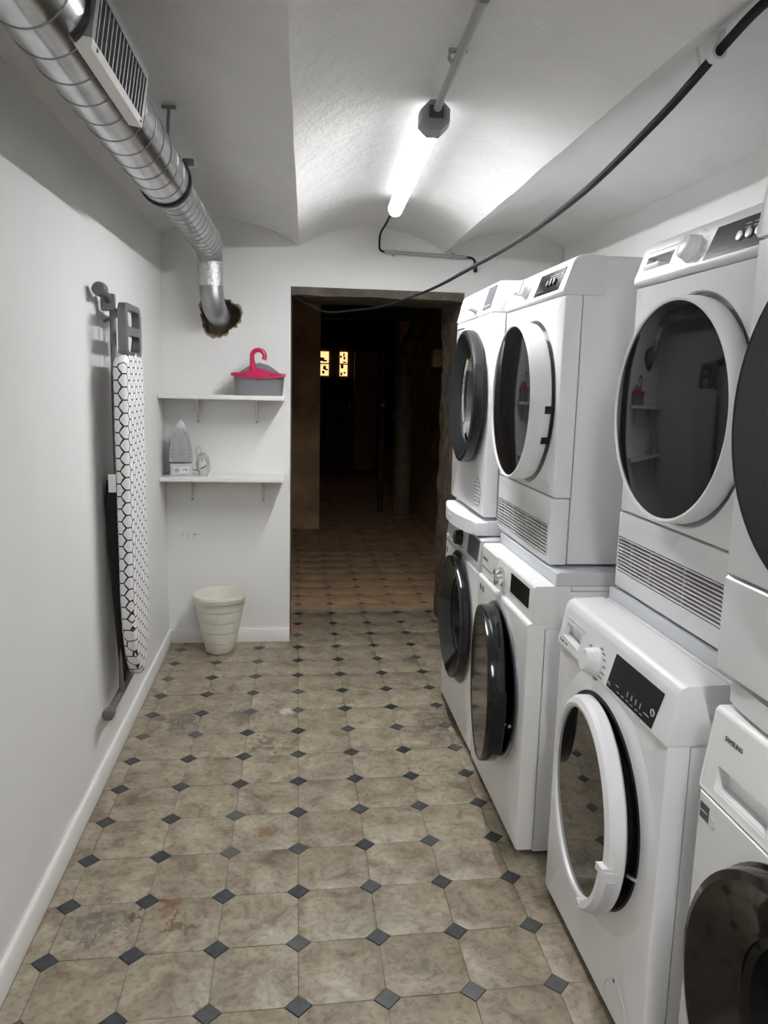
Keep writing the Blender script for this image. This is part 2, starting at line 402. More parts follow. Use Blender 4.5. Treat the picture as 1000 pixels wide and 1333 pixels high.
# ------------------------------------------------------------------ the room
XL, XR, YB, YN = -.65, 1.378, 4.04, -2.2
A1X, A1Z = .022, 2.037       # arris between left and middle vault
A2X = .75
def vault_z(x):
    k = math.floor((x - A1X) / (A2X - A1X)); u_ = (x - A1X) / (A2X - A1X) - k
    # circular segment of rise .108 over the bay
    c_ = (A2X - A1X) / 2; rise = .108; Rr = (c_ * c_ + rise * rise) / (2 * rise)
    d = (u_ - .5) * 2 * c_
    return A1Z + math.sqrt(Rr * Rr - d * d) - (Rr - rise)
def build_shell():
    # floor slab (grout bed)
    bm = N(); box(bm, -1.6, 1.75, YN - .1, 13.2, -.08, -.0035)
    fl = struct(mk('floor', bm, 'grout_floor'))
    # octagon tiles and slate insets
    T, x0, y0, sh, g = .2, .0782, 7.7045, .0258, .0038
    c = .158
    gap = .0045
    def octo(bm, cx, cy):
        h = .5 - gap; k = c + .002
        poly = [(-h, -.5 + k), (-.5 + k, -h), (.5 - k, -h), (h, -.5 + k), (h, .5 - k), (.5 - k, h), (-.5 + k, h), (-h, .5 - k)]
        slab(bm, poly, cx, cy)
    def dia(bm, cx, cy):
        h = c - .006
        slab(bm, [(-h, 0), (0, -h), (h, 0), (0, h)], cx, cy)
    def slab(bm, poly, cx, cy, t=.0032, ch=.0011):
        pts = [Vector((cx + p[0] * T, cy + p[1] * T + sh * p[0] * T, 0)) for p in poly]
        ctr = Vector((cx, cy, 0))
        L0 = [bm.verts.new(q + Vector((0, 0, -t))) for q in pts]
        L1 = [bm.verts.new(q + Vector((0, 0, -ch))) for q in pts]
        L2 = [bm.verts.new(ctr + (q - ctr) * (1 - .028)) for q in pts]
        n = len(pts)
        for A, B in ((L0, L1), (L1, L2)):
            for i in range(n): bm.faces.new((A[i], A[(i + 1) % n], B[(i + 1) % n], B[i]))
        bm.faces.new(L2)
    def share(fn):
        bm = N(); fn(bm, 0, 0); o = mk('tmp', bm, 'stone_tile', angle=20); me = o.data; bpy.data.objects.remove(o); return me
    om = share(octo); om.name = 'octagonal_tile'; dm = share(dia); dm.name = 'slate_inset'; dm.materials[0] = MATS['slate_inset']
    def put(me, name, x, y, big):
        o = bpy.data.objects.new(name, me); C.objects.link(o); o.parent = fl
        o.location = (x, y, -random.random() * .0008)
        o.rotation_euler = (random.uniform(-1, 1) * .0016, random.uniform(-1, 1) * .0016, random.uniform(-1, 1) * .006)
    for j in range(-36, 26):
        for i in range(-4, 7):
            x = T * (x0 + i + g * j); y = T * (y0 + j + sh * i)
            xc, yc = x + T / 2, y + T / 2 + sh * T / 2
            if .75 < yc < 6.4:
                vis_left = -.66 if yc < 4.6 else (-.35)
                lim = .95 if yc < 4.1 else 1.42
                if yc > 4.5 and xc < -.3: pass
                elif xc + T / 2 < XL + .02: pass
                elif xc - T / 2 < XL + .003:
                    bm = N(); octo(bm, xc, yc)
                    bmesh.ops.bisect_plane(bm, geom=bm.verts[:] + bm.edges[:] + bm.faces[:], plane_co=(XL + .016, 0, 0), plane_no=(1, 0, 0), clear_inner=True)
                    mk('octagonal_tile', bm, 'stone_tile', fl, 20)
                elif yc < 4.04 or (-.02 < xc + .1) :
                    if xc < lim: put(om, 'octagonal_tile', xc, yc, True)
                elif xc < lim and yc < 4.05: put(om, 'octagonal_tile', xc, yc, True)
            if .75 < y < 6.4 and x > XL + .04 and x < (.95 if y < 4.1 else 1.42) and not (y > 4.03 and x < -.01):
                put(dm, 'slate_inset', x, y, False)
    # walls
    def wall(name, x0_, x1_, y0_, y1_, z0_, z1_, m='wall_paint'):
        bm = N(); box(bm, x0_, x1_, y0_, y1_, z0_, z1_); return struct(mk(name, bm, m))
    wall('wall_left', XL - .1, XL, YN, YB, -.08, 2.3)
    wall('wall_right', XR, XR + .1, YN, YB, -.08, 2.3)
    wall('wall_near', XL - .1, XR + .1, YN - .1, YN, -.08, 2.3)
    # back wall with doorway and a ragged duct hole
    DX0, DX1, DZ, YT = -.021, .863, 1.843, 4.58
    bm = N(); prism(bm, [(XL - .1, -.08), (DX0, -.08), (DX0, DZ), (DX1, DZ), (DX1, -.08), (XR + .1, -.08), (XR + .1, 2.3), (XL - .1, 2.3)], 'y', YB, YB + .06)
    wb = struct(mk('wall_back', bm, 'wall_paint'))
    random.seed(3)
    HC = (-.372, 1.688); ring = []
    for k in range(44):
        a = 2 * PI * k / 44; rr = .094 + .010 * math.sin(3 * a + 1) + random.uniform(-.006, .006)
        ring.append((HC[0] + rr * 1.03 * math.cos(a), HC[1] + rr * math.sin(a)))
    bm = N(); prism(bm, ring, 'y', YB - .05, YB + .2); cut(wb, bm)
    # crumbly lining of the hole
    bm = N(); rows = []
    for q, (sc, y_) in enumerate(((1.09, -.0015), (1.03, -.006), (.985, -.003), (.96, .03), (.90, .07), (.93, .13), (.9, .2), (.0, .2))):
        row = []
        for k, (x_, z_) in enumerate(ring):
            j_ = random.uniform(-.035, .035) if q < 5 else 0
            if q == 0: j_ = random.uniform(-.06, .02)
            row.append(bm.verts.new((HC[0] + (x_ - HC[0]) * (sc + j_), YB + y_ + (random.uniform(-.004, .004) if 1 < q < 5 else 0), HC[1] + (z_ - HC[1]) * (sc + j_))))
        rows.append(row)
    for A, B in zip(rows, rows[1:]):
        for k in range(44): bm.faces.new((A[k], A[(k + 1) % 44], B[(k + 1) % 44], B[k]))
    mk('hole_lining', bm, 'raw_plaster', wb, 25)
    # scuffs left by a removed fitting
    for (x_, z_, w_, h_) in ((-.575, .578, .004, .022), (-.545, .576, .003, .03), (-.52, .582, .022, .006), (-.515, .57, .003, .022)):
        bm = N(); box(bm, x_, x_ + w_, YB - .0008, YB + .001, z_ - h_ / 2, z_ + h_ / 2, .0006, 1); mk('scuff', bm, 'conduit_grey', wb)
    # thick rubble core of the wall behind the white skin
    for nm, a in (('wall_core_left', (XL - .1, DX0 - .0, YB + .235, YT, -.08, 2.3)), ('wall_core_right', (DX1 + .03, XR + .1, YB + .06, YT, -.08, 2.3)), ('wall_core_top', (DX0, DX1 + .03, YB + .061, YT, DZ, 2.3))):
        wall(nm, *a, m='raw_brown')
    # door lining: old timber lintel, thin left reveal, broken plaster jamb on the right
    bm = N(); n_ = 40; rows = []
    for k in range(n_ + 1):
        x_ = DX0 + (DX1 - DX0) * k / n_
        zb = 1.803 + .006 * noise.noise((x_ * 9, 0, 0)) - .012 * max(0, (x_ - .75) / .1) ** 2
        rows.append([bm.verts.new((x_, YB + .002, DZ - .001)), bm.verts.new((x_, YB + .002, zb)), bm.verts.new((x_, YB + .10, zb - .003)), bm.verts.new((x_, YB + .12, zb + .012)), bm.verts.new((x_, YT, zb + .01)), bm.verts.new((x_, YT, DZ - .001))])
    for A, B in zip(rows, rows[1:]):
        for k in range(6): bm.faces.new((A[k], A[(k + 1) % 6], B[(k + 1) % 6], B[k]))
    bm.faces.new(rows[0]); bm.faces.new(rows[-1])
    struct(mk('trim_1', bm, 'old_timber', None, 25))
    bm = N(); rows = []; nz = 60
    for k in range(nz + 1):
        z_ = -.004 + (1.80 + .004) * k / nz
        w1 = .012 * noise.noise((3, z_ * 7, 1)) + .008 * noise.noise((9, z_ * 22, 1))
        w2 = .014 * noise.noise((5, z_ * 6, 4)) + .008 * noise.noise((1, z_ * 20, 4))
        flare = .02 * max(0, (z_ - 1.6) / .2)
        rows.append([bm.verts.new(p) for p in ((DX1 + .031, YB + .003, z_), (DX1 - .003, YB + .003, z_), (DX1 - .012 - flare * .4 + w1 * .4, YB + .10, z_), (DX1 - .004 + w2, YB + .30, z_), (DX1 - .015 - flare + w1, YT - .06, z_), (DX1 + w2, YT - .01, z_), (DX1 + .031, YT, z_))])
    for A, B in zip(rows, rows[1:]):
        for k in range(7): bm.faces.new((A[k], A[(k + 1) % 7], B[(k + 1) % 7], B[k]))
    bm.faces.new(rows[-1]); bm.faces.new(rows[0])
    struct(mk('trim_2', bm, 'jamb_rough', None, 20))
    bm = N(); box(bm, DX0 - .001, DX0 + .006, YB + .06, YT, -.003, 1.80); struct(mk('trim_3', bm, 'old_timber'))
    # vaulted ceiling
    bm = N(); xs = []
    k = XL - .1
    while k < XR + .1: xs.append(k); k += .02
    xs += [A1X, A2X, XR + .1]; xs = sorted(set(round(q, 4) for q in xs))
    ys = [YN + (YB - YN) * q / 130 for q in range(131)]
    grid = []
    for x_ in xs:
        row = []
        for y_ in ys:
            d = .004 * noise.noise((x_ * 5, y_ * 3.5, 2)) + .0016 * noise.noise((x_ * 22, y_ * 22, 5))
            wob = .006 * noise.noise((7, y_ * 2.2, 1)) if abs(x_ - A1X) < .01 or abs(x_ - A2X) < .01 else 0
            drift = -.040 * (YB - y_) / 2.5 if x_ < .4 else 0.008 * max(0, (3 - y_) / 1.5) if x_ > .6 else 0
            row.append(bm.verts.new((x_ + wob + (drift if abs(x_ - A1X) < .35 else 0), y_, vault_z(x_) + d)))
        grid.append(row)
    for A, B in zip(grid, grid[1:]):
        for q in range(len(ys) - 1): bm.faces.new((A[q], A[q + 1], B[q + 1], B[q]))
    cl = struct(mk('ceiling', bm, 'ceiling_plaster', None, 14))
    # baseboards
    bm = N(); prism(bm, [(XL - .001, 0), (XL + .014, 0), (XL + .014, .064), (XL + .010, .070), (XL - .001, .070)], 'y', YN, YB)
    struct(mk('baseboard_left', bm, 'trim_paint'))
    bm = N(); prism(bm, [(YB + .001, 0), (YB - .014, 0), (YB - .014, .064), (YB - .010, .070), (YB + .001, .070)], 'x', XL + .0145, DX0)
    struct(mk('baseboard_back', bm, 'trim_paint'))
    return wb
WB = build_shell()

# ------------------------------------------------------------------ passage beyond the doorway
def build_passage():
    def wall(name, x0_, x1_, y0_, y1_, z0_, z1_, m):
        bm = N(); box(bm, x0_, x1_, y0_, y1_, z0_, z1_); return struct(mk(name, bm, m))
    wall('wall_passage_facing', -1.5, .236, 7.3, 7.7, -.08, 2.35, 'cellar_brown')
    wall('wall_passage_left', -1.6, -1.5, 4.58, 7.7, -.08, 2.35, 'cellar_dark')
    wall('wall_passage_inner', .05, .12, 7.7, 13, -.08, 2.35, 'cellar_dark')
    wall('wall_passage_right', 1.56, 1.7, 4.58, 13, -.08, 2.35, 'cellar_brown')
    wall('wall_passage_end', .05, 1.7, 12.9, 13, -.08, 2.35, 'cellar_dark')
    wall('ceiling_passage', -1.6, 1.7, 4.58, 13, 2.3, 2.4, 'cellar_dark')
    for k, y_ in enumerate((5.2, 6.1, 7.0, 8.1, 9.4)):
        bm = N(); box(bm, -1.5, 1.56, y_, y_ + .16, 2.12, 2.30, .012, 2)
        tag(mk('ceiling_joist', bm, 'old_timber'), ('first', 'second', 'third', 'fourth', 'fifth')[k] + ' dark timber joist from the doorway, under the passage ceiling', 'joist', 'joists of the dark passage')
    # sloping masonry footing along the right wall
    bm = N(); rows = []
    for k in range(40):
        y_ = 5.0 + 7.9 * k / 39; q = .03 * noise.noise((1, y_ * 2, 0)); q2 = .05 * noise.noise((4, y_ * 1.5, 0))
        rows.append([bm.verts.new(p) for p in ((1.559, y_, -.003), (1.30 + q, y_, -.003), (1.33 + q, y_, .10 + q), (1.43 + q2, y_, .36 + q2), (1.53, y_, .52 + q), (1.559, y_, .54))])
    for A, B in zip(rows, rows[1:]):
        for k in range(6): bm.faces.new((A[k], A[(k + 1) % 6], B[(k + 1) % 6], B[k]))
    bm.faces.new(rows[0]); bm.faces.new(rows[-1])
    struct(mk('trim_4', bm, 'cellar_tan', None, 40))
    # soil pipe
    e = empty('drain_pipe', (1.12, 8.0, 0))
    bm = N(); tube(bm, [(0, 0, .02), (0, 0, .9), (0, 0, 1.45)], .095, 20); mk('pipe', bm, 'old_pipe', e)
    bm = N(); tube(bm, smooth_path([(0, 0, 1.45), (.0, .0, 1.62), (.06, .05, 1.8), (.16, .12, 2.0), (.18, .14, 2.29)]), .085, 18); mk('pipe_bend', bm, 'old_pipe', e)
    for z_ in (1.07, 1.40):
        bm = N(); lathe(bm, [(.096, z_ - .05), (.118, z_ - .05), (.122, z_), (.118, z_ + .05), (.096, z_ + .05)], 20, axis='z'); mk('pipe_collar', bm, 'old_pipe', e)
    bm = N(); lathe(bm, [(.0, -.003), (.13, -.003), (.13, .03), (.096, .04)], 20, axis='z'); mk('pipe_foot', bm, 'old_pipe', e)
    tag(e, 'thick tan drain pipe with collars standing in the dark passage', 'pipe')
    e = empty('water_pipe', (.93, 8.3, 0)); bm = N(); tube(bm, [(0, 0, 0), (0, 0, 1.2), (0, 0, 2.3)], .03, 12); mk('pipe', bm, 'cellar_dark', e)
    bm = N(); tube(bm, [(0, -.05, 1.15), (0, -.02, 1.15)], .022, 10); mk('valve', bm, 'grey_metal', e)
    tag(e, 'thin dark water pipe beside the thick drain pipe in the passage', 'pipe')
    # overhead cables in the passage
    bm = N(); tube(bm, smooth_path([(.82, 7.2, 1.56), (.98, 7.3, 1.66), (1.12, 7.4, 1.63), (1.3, 7.5, 1.52), (1.56, 7.7, 1.5)]), .008, 6)
    tag(mk('loose_cable', bm, 'grey_metal'), 'thin loose cable hanging in front of the drain pipe in the passage', 'cable')
    e = empty('wall_box', (1.0, 5.56, 1.5)); bm = N(); box(bm, -.03, .56, -.05, .08, 0, .12, .006); mk('box', bm, 'card_brown', e)
    bm = N(); box(bm, -.032, .562, -.054, -.048, .09, .122, .002); mk('lid', bm, 'card_brown', e)
    tag(e, 'brown box fixed on the right side of the passage just past the doorway', 'box')
    # far end: tan door leaf, lit window, cupboard
    bm = N(); box(bm, .905, 1.25, 12.0, 12.06, .05, 1.85, .006)
    d = struct(mk('door_1', bm, 'cellar_tan')); bm = N(); tube(bm, [(.94, 11.97, .95), (.94, 11.97, 1.05)], .012, 8); mk('door_handle', bm, 'grey_metal', d)
    bm = N(); prism(bm, [(.25, 1.42), (.905, 1.42), (.905, 1.89), (.25, 1.89)], 'y', 12.1, 12.14)
    wn = struct(mk('window_1', bm, 'cellar_dark'))
    random.seed(5)
    for (xa, xb) in ((.372, .515), (.685, .80)):
        for (za, zb) in ((1.475, 1.645), (1.665, 1.835)):
            bm = N(); box(bm, xa, xb, 12.085, 12.10, za, zb); mk('pane', bm, 'window_glow', wn)
            for q in range(4):
                x_ = random.uniform(xa, xb - .05); z_ = random.uniform(za, zb - .05); bm = N()
                box(bm, x_, x_ + random.uniform(.02, .05), 12.06, 12.08, z_, z_ + random.uniform(.02, .06), .004, 1); mk('bric_a_brac', bm, 'crate_red' if q % 2 else 'card_brown', wn)
    e = empty('low_cupboard', (.60, 11.8, .0)); bm = N(); box(bm, -.27, .27, -.1, .25, -.003, .88, .008); mk('carcass', bm, 'cellar_dark', e)
    for s_ in (-1, 1):
        bm = N(); box(bm, min(s_ * .005, s_ * .26), max(s_ * .005, s_ * .26), -.12, -.1, .04, .85, .006); dd = mk('door', bm, 'crate_red', e)
        bm = N(); tube(bm, [(s_ * .03, -.135, .4), (s_ * .03, -.135, .5)], .008, 8); mk('handle', bm, 'grey_metal', dd)
    tag(e, 'dark brown cupboard at the far end of the passage under the lit window', 'cupboard')
    e = empty('red_crate', (.62, 11.85, .881)); 
    for (a, b, c_, d_) in ((-.25, .25, -.1, -.085), (-.25, .25, .085, .1), (-.25, -.235, -.085, .085), (.235, .25, -.085, .085)):
        bm = N(); box(bm, a, b, c_, d_, 0, .26, .003, 1); mk('side', bm, 'crate_red', e)
    bm = N(); box(bm, .18, .22, -.104, -.10, .12, .2); mk('tag', bm, 'print_light', e)
    bm = N(); box(bm, -.23, .23, -.08, .08, .0, .01); mk('base', bm, 'crate_red', e)
    tag(e, 'dark red crate standing on the cupboard at the end of the passage', 'crate')
build_passage()

# ------------------------------------------------------------------ tube lamp, conduit, cable
def build_lamp():
    lamps = ((Vector((.374, 2.235, 2.088)), Vector((.411, 3.375, 2.088)), 'lit white LED tube light with grey end cap under the ceiling vault'),
             (Vector((.347, -.65, 2.088)), Vector((.354, .49, 2.088)), 'second LED tube light further along the conduit, behind the viewer'))
    for a, b, lab in lamps:
        d = (b - a).normalized()
        rz = math.atan2(d.y, d.x) - PI / 2
        e = empty('tube_light', a, rz); L = (b - a).length
        bm = N(); lathe(bm, [(0, .03), (.030, .03), (.031, .05), (.031, L - .03), (.028, L - .012), (.018, L - .002), (0, L)], 28); mk('diffuser', bm, 'tube_emit', e)
        bm = N(); lathe(bm, [(0, -.045), (.030, -.045), (.041, -.036), (.044, -.01), (.044, .03), (.040, .045), (.0325, .047), (.0325, .028)], 8, a0=PI / 8, a1=2 * PI + PI / 8); mk('end_cap', bm, 'lamp_grey', e)
        bm = N(); box(bm, -.02, .02, -.052, -.03, -.012, .02, .004); mk('cable_gland', bm, 'charcoal', e)
        for y_ in (.28, .86):
            bm = N(); tube(bm, [(0, y_, .028), (0, y_, .050)], .006, 8); mk('clip_stem', bm, 'white_plastic', e)
        tag(e, lab, 'lamp', 'tube lights of the laundry')
    e = empty('ceiling_conduit', (.36, 1.6, 2.118))
    bm = N(); tube(bm, [(-.02, -3.7, -.004), (0, 0, 0), (.014, .585, -.018)], .0105, 12); mk('pipe', bm, 'conduit_grey', e)
    for y_ in (.02, .30, -.6):
        bm = N(); lathe(bm, [(.0107, y_ - .008), (.0145, y_ - .008), (.0145, y_ + .008), (.0107, y_ + .008)], 14, c=(.0, -.001)); cp = mk('saddle', bm, 'conduit_grey', e)
        bm = N(); box(bm, -.014, .03, y_ - .007, y_ + .007, .008, .0165, .002); mk('saddle_base', bm, 'conduit_grey', cp)
    bm = N(); box(bm, .02, .045, -.01, .02, -.01, .016, .003); mk('cable_tie', bm, 'white_plastic', e)
    tag(e, 'grey round conduit along the ceiling from the lamp towards the camera', 'conduit')
    e = empty('wall_conduit', (.43, 4.02, 2.02))
    bm = N(); tube(bm, [(.012, .0, .004), (.43, .0, -.006)], .0095, 12); mk('pipe', bm, 'conduit_grey', e)
    bm = N(); tube(bm, smooth_path([(-.018, -.645, .075), (-.012, -.45, .092), (-.006, -.2, .098), (-.012, -.03, .085), (-.014, -.006, .04), (-.008, .0, .012), (.014, .0, .004)]), .0052, 8); mk('lead', bm, 'black_cable', e)
    bm = N(); tube(bm, smooth_path([(.425, 0, -.006), (.455, -.002, -.008), (.472, -.004, -.022), (.476, -.006, -.05)]), .006, 8); mk('tail', bm, 'black_cable', e)
    bm = N(); tube(bm, [(.476, -.006, -.045), (.476, -.012, -.075)], .0105, 10); mk('plug', bm, 'black_cable', e)
    for x_ in (.06, .36):
        bm = N(); box(bm, x_ - .006, x_ + .006, -.012, .019, -.014, .014, .002); mk('saddle', bm, 'conduit_grey', e)
    tag(e, 'grey conduit with black lead across the wall above the doorway', 'conduit')
    pts = [(.845, .4, 2.088), (.842, 1.1, 2.080), (.835, 1.42, 2.066), (.846, 1.6, 2.053), (.842, 1.85, 2.001), (.813, 2.25, 1.924), (.769, 2.7, 1.875), (.704, 3.1, 1.841), (.592, 3.5, 1.788), (.417, 3.75, 1.736), (.279, 3.85, 1.719), (.152, 3.9, 1.712), (.06, 3.97, 1.753), (.0, 4.02, 1.788)]
    e = empty('hanging_cable', (0, 0, 0))
    bm = N(); P = smooth_path(pts, 6); tube(bm, P, [.0095 if p.y < 2.9 else max(.0045, .0095 - (p.y - 2.9) * .006) for p in P], 10); mk('cable', bm, 'black_cable', e)
    e.location = (0, 0, 0)
    for y_, x_, z_ in ((1.62, .846, 2.050),):
        bm = N(); lathe(bm, [(.0098, y_ - .012), (.016, y_ - .012), (.017, y_ + .012), (.0098, y_ + .012)], 12, c=(x_, z_)); cp = mk('clip', bm, 'white_plastic', e)
        bm = N(); box(bm, x_ - .010, x_ + .010, y_ - .014, y_ + .014, z_ + .012, z_ + .05, .004); mk('clip_block', bm, 'white_plastic', cp)
        bm = N(); tube(bm, [(x_ - .012, y_ + .01, z_ + .045), (x_ - .02, y_ + .05, z_ + .04), (x_ + .004, y_ + .07, z_ - .01)], .004, 8); mk('tie_end', bm, 'white_plastic', cp)
    tag(e, 'long black cable sagging from the ceiling clip to the dark doorway', 'cable')
build_lamp()

# ------------------------------------------------------------------ spiral duct
def build_duct():
    e = empty('ventilation_duct', (-.405, 2.0, 1.97))
    A = Vector((-.422, YN + .02, 1.940)); B = Vector((-.402, 3.80, 1.997)); off = Vector((-.405, 2.0, 1.97))
    def at(y): return A + (B - A) * ((y - A.y) / (B.y - A.y)) - off
    yc = 2.63
    R1, R2, R3 = .076, .066, .0565
    bm = N(); tube(bm, [at(YN + .02), at(0), at(1.4), at(2.2), at(yc)], R1, 40); mk('spiral_pipe', bm, 'galvanised', e)
    bm = N(); tube(bm, [at(yc - .03), at(3.2), at(3.79)], R2, 40); mk('spiral_pipe', bm, 'galvanised', e)
    def helix(y0, y1, R_, pitch):
        bm = N(); pts = []; n = int((y1 - y0) / pitch * 36)
        for k in range(n + 1):
            y = y0 + (y1 - y0) * k / n; a = -2 * PI * (y - y0) / pitch; c_ = at(y)
            pts.append(c_ + Vector((R_ * math.cos(a), 0, R_ * math.sin(a))))
        tube(bm, pts, .0018, 5); return bm
    mk('spiral_seam', helix(YN + .1, yc, R1, .118), 'galv_seam', e)
    mk('spiral_seam', helix(yc + .02, 3.78, R2, .085), 'galv_seam', e)
    c_ = at(yc)
    bm = N(); lathe(bm, [(R1 - .001, c_.y - .014), (R1 + .006, c_.y - .014), (R1 + .007, c_.y), (R1 + .006, c_.y + .014), (R2 - .002, c_.y + .014)], 40, c=(c_.x, c_.z)); cl = mk('clamp', bm, 'black_satin', e)
    bm = N(); box(bm, c_.x + R1 * .72, c_.x + R1 * .72 + .035, c_.y - .006, c_.y + .02, c_.z + R1 * .62, c_.z + R1 * .62 + .02, .003); mk('clamp_bolt', bm, 'grey_metal', cl)
    bm = N(); tube(bm, [(c_.x + R1 * .8, c_.y + .01, c_.z + .045), (c_.x + R1 * .8 + .035, c_.y + .02, c_.z + .05)], .004, 8); mk('wing_screw', bm, 'chrome', cl)
    bm = N(); tube(bm, [at(2.42) + Vector((.042, 0, R1 - .018)), at(2.42) + Vector((.048, .0, .150))], .0045, 8); rd = mk('hanger_rod', bm, 'grey_metal', e)
    bm = N(); p = at(2.42) + Vector((.048, 0, .146)); box(bm, p.x - .02, p.x + .02, p.y - .008, p.y + .008, p.z, p.z + .008, .002); mk('hanger_plate', bm, 'grey_metal', rd)
    # elbow down the wall and into the hole
    bm = N(); w = at(3.79); pts = [w - Vector((0, .02, 0)), w + Vector((0, .02, -.002))]
    cz = Vector((w.x, w.y + .005, w.z))
    for k in range(9):
        a = k / 8 * PI / 2; rr = .085
        pts.append(Vector((w.x + .002 * k / 8, w.y + .02 + rr * math.sin(a), w.z - rr + rr * math.cos(a))))
    tube(bm, pts, [R2 * .995] * 3 + [R2 + (R3 - R2) * k / 8 for k in range(1, 9)], 36); mk('elbow', bm, 'dull_zinc', e)
    last = pts[-1]
    bm = N(); tube(bm, [last + Vector((0, 0, .012)), last + Vector((0, 0, -.06)), last + Vector((.002, 0, -.10))], [R3 + .0025, R3 + .003, R3 + .002], 36); mk('foil_tape', bm, 'foil', e)
    bm = N(); q = [last + Vector((.002, 0, -.08)), last + Vector((.004, 0, -.12))]
    for k in range(9):
        a = k / 8 * math.radians(72); rr = .075
        q.append(last + Vector((.006 + .012 * k / 8, rr - rr * math.cos(a), -.135 - rr * math.sin(a))))
    q.append(q[-1] + Vector((.006, .1, -.02)))
    tube(bm, q, R3 - .001, 36); mk('lower_bend', bm, 'dull_zinc', e)
    # supply grille on the room side of the pipe
    g0, g1 = 1.44, 1.84
    ang = math.radians(-9)
    def gp(y, u_, v_):   # u: out of pipe, v: up around
        c_ = at(y); n_ = Vector((math.cos(ang), 0, math.sin(ang))); t_ = Vector((-math.sin(ang), 0, math.cos(ang)))
        return c_ + n_ * u_ + t_ * v_
    def gbox(y0, y1, u0, u1, v0, v1, name, m, par):
        bm = N(); vs = [bm.verts.new(gp(y, u_, v_)) for y in (y0, y1) for u_ in (u0, u1) for v_ in (v0, v1)]
        for f in ((0, 1, 3, 2), (4, 6, 7, 5), (0, 4, 5, 1), (2, 3, 7, 6), (0, 2, 6, 4), (1, 5, 7, 3)): bm.faces.new([vs[i] for i in f])
        return mk(name, bm, m, par)
    gr = gbox(g0, g1, .060, .0765, -.044, .044, 'grille_back', 'vent_dark', e)
    gbox(g0 - .012, g1 + .012, .058, .086, -.056, -.040, 'grille_frame', 'bracket_white', gr)
    gbox(g0 - .012, g1 + .012, .058, .086, .040, .054, 'grille_frame', 'grey_metal', gr)
    gbox(g0 - .016, g0 + .004, .050, .086, -.040, .040, 'grille_frame', 'grey_metal', gr)
    gbox(g1 - .004, g1 + .016, .050, .086, -.040, .040, 'grille_frame', 'grey_metal', gr)
    for k in range(14):
        y = g0 + .02 + (g1 - g0 - .04) * k / 13
        gbox(y - .0035, y + .0035, .074, .085, -.040, .040, 'grille_slat', 'grey_metal', gr)
    for y in (g0 + .02, g1 - .01):
        bm = N(); p = gp(y, .086, -.048); bmesh.ops.create_icosphere(bm, subdivisions=1, radius=.004, matrix=Matrix.Translation(p)); mk('grille_screw', bm, 'grey_metal', gr)
    # rubber saddle strip wrapping the pipe at the grille's near end
    c2 = at(g0 - .02)
    bm = N(); lathe(bm, [(R1 - .001, c2.y - .006), (R1 + .005, c2.y - .006), (R1 + .005, c2.y + .012), (R1 - .001, c2.y + .012)], 24, c=(c2.x, c2.z), a0=-.28 * PI, a1=.25 * PI, closed=True); mk('saddle_strip', bm, 'black_satin', e)
    tag(e, 'galvanised spiral ventilation duct with grille running under the ceiling along the left wall', 'duct')
build_duct()

# ------------------------------------------------------------------ shelves and what stands on them
def build_shelves():
    for (zt, bxs, lab) in ((1.302, (-.482, -.19), 'upper white wall shelf on two brackets, holding the grey basket'), (.902, (-.519, -.158), 'lower white wall shelf on two brackets, holding the iron')):
        e = empty('wall_shelf', (-.345, YB, zt)); e_x = -.345
        bm = N(); box(bm, XL + .002 - e_x, -.048 - e_x, -.205, -.001, -.021, 0, .0015); mk('board', bm, 'shelf_white', e)
        for bx in bxs:
            x_ = bx - e_x
            bm = N(); box(bm, x_ - .009, x_ + .009, -.004, -.0005, -.145, -.021, .001, 1); br = mk('bracket', bm, 'bracket_white', e)
            bm = N(); box(bm, x_ - .009, x_ + .009, -.14, -.001, -.0245, -.021, .001, 1); mk('bracket_arm', bm, 'bracket_white', br)
            bm = N(); prism(bm, [(-.003, -.13), (-.003, -.024), (-.12, -.024), (-.105, -.030), (-.02, -.11)], 'x', x_ - .0018, x_ + .0018); mk('bracket_web', bm, 'bracket_white', br)
            for z_ in (-.136, -.04):
                bm = N(); lathe(bm, [(0, -.007), (.004, -.0065), (.0045, -.004)], 10, c=(x_, z_)); mk('screw', bm, 'grey_metal', br)
        tag(e, lab, 'shelf', 'white wall shelves')
build_shelves()
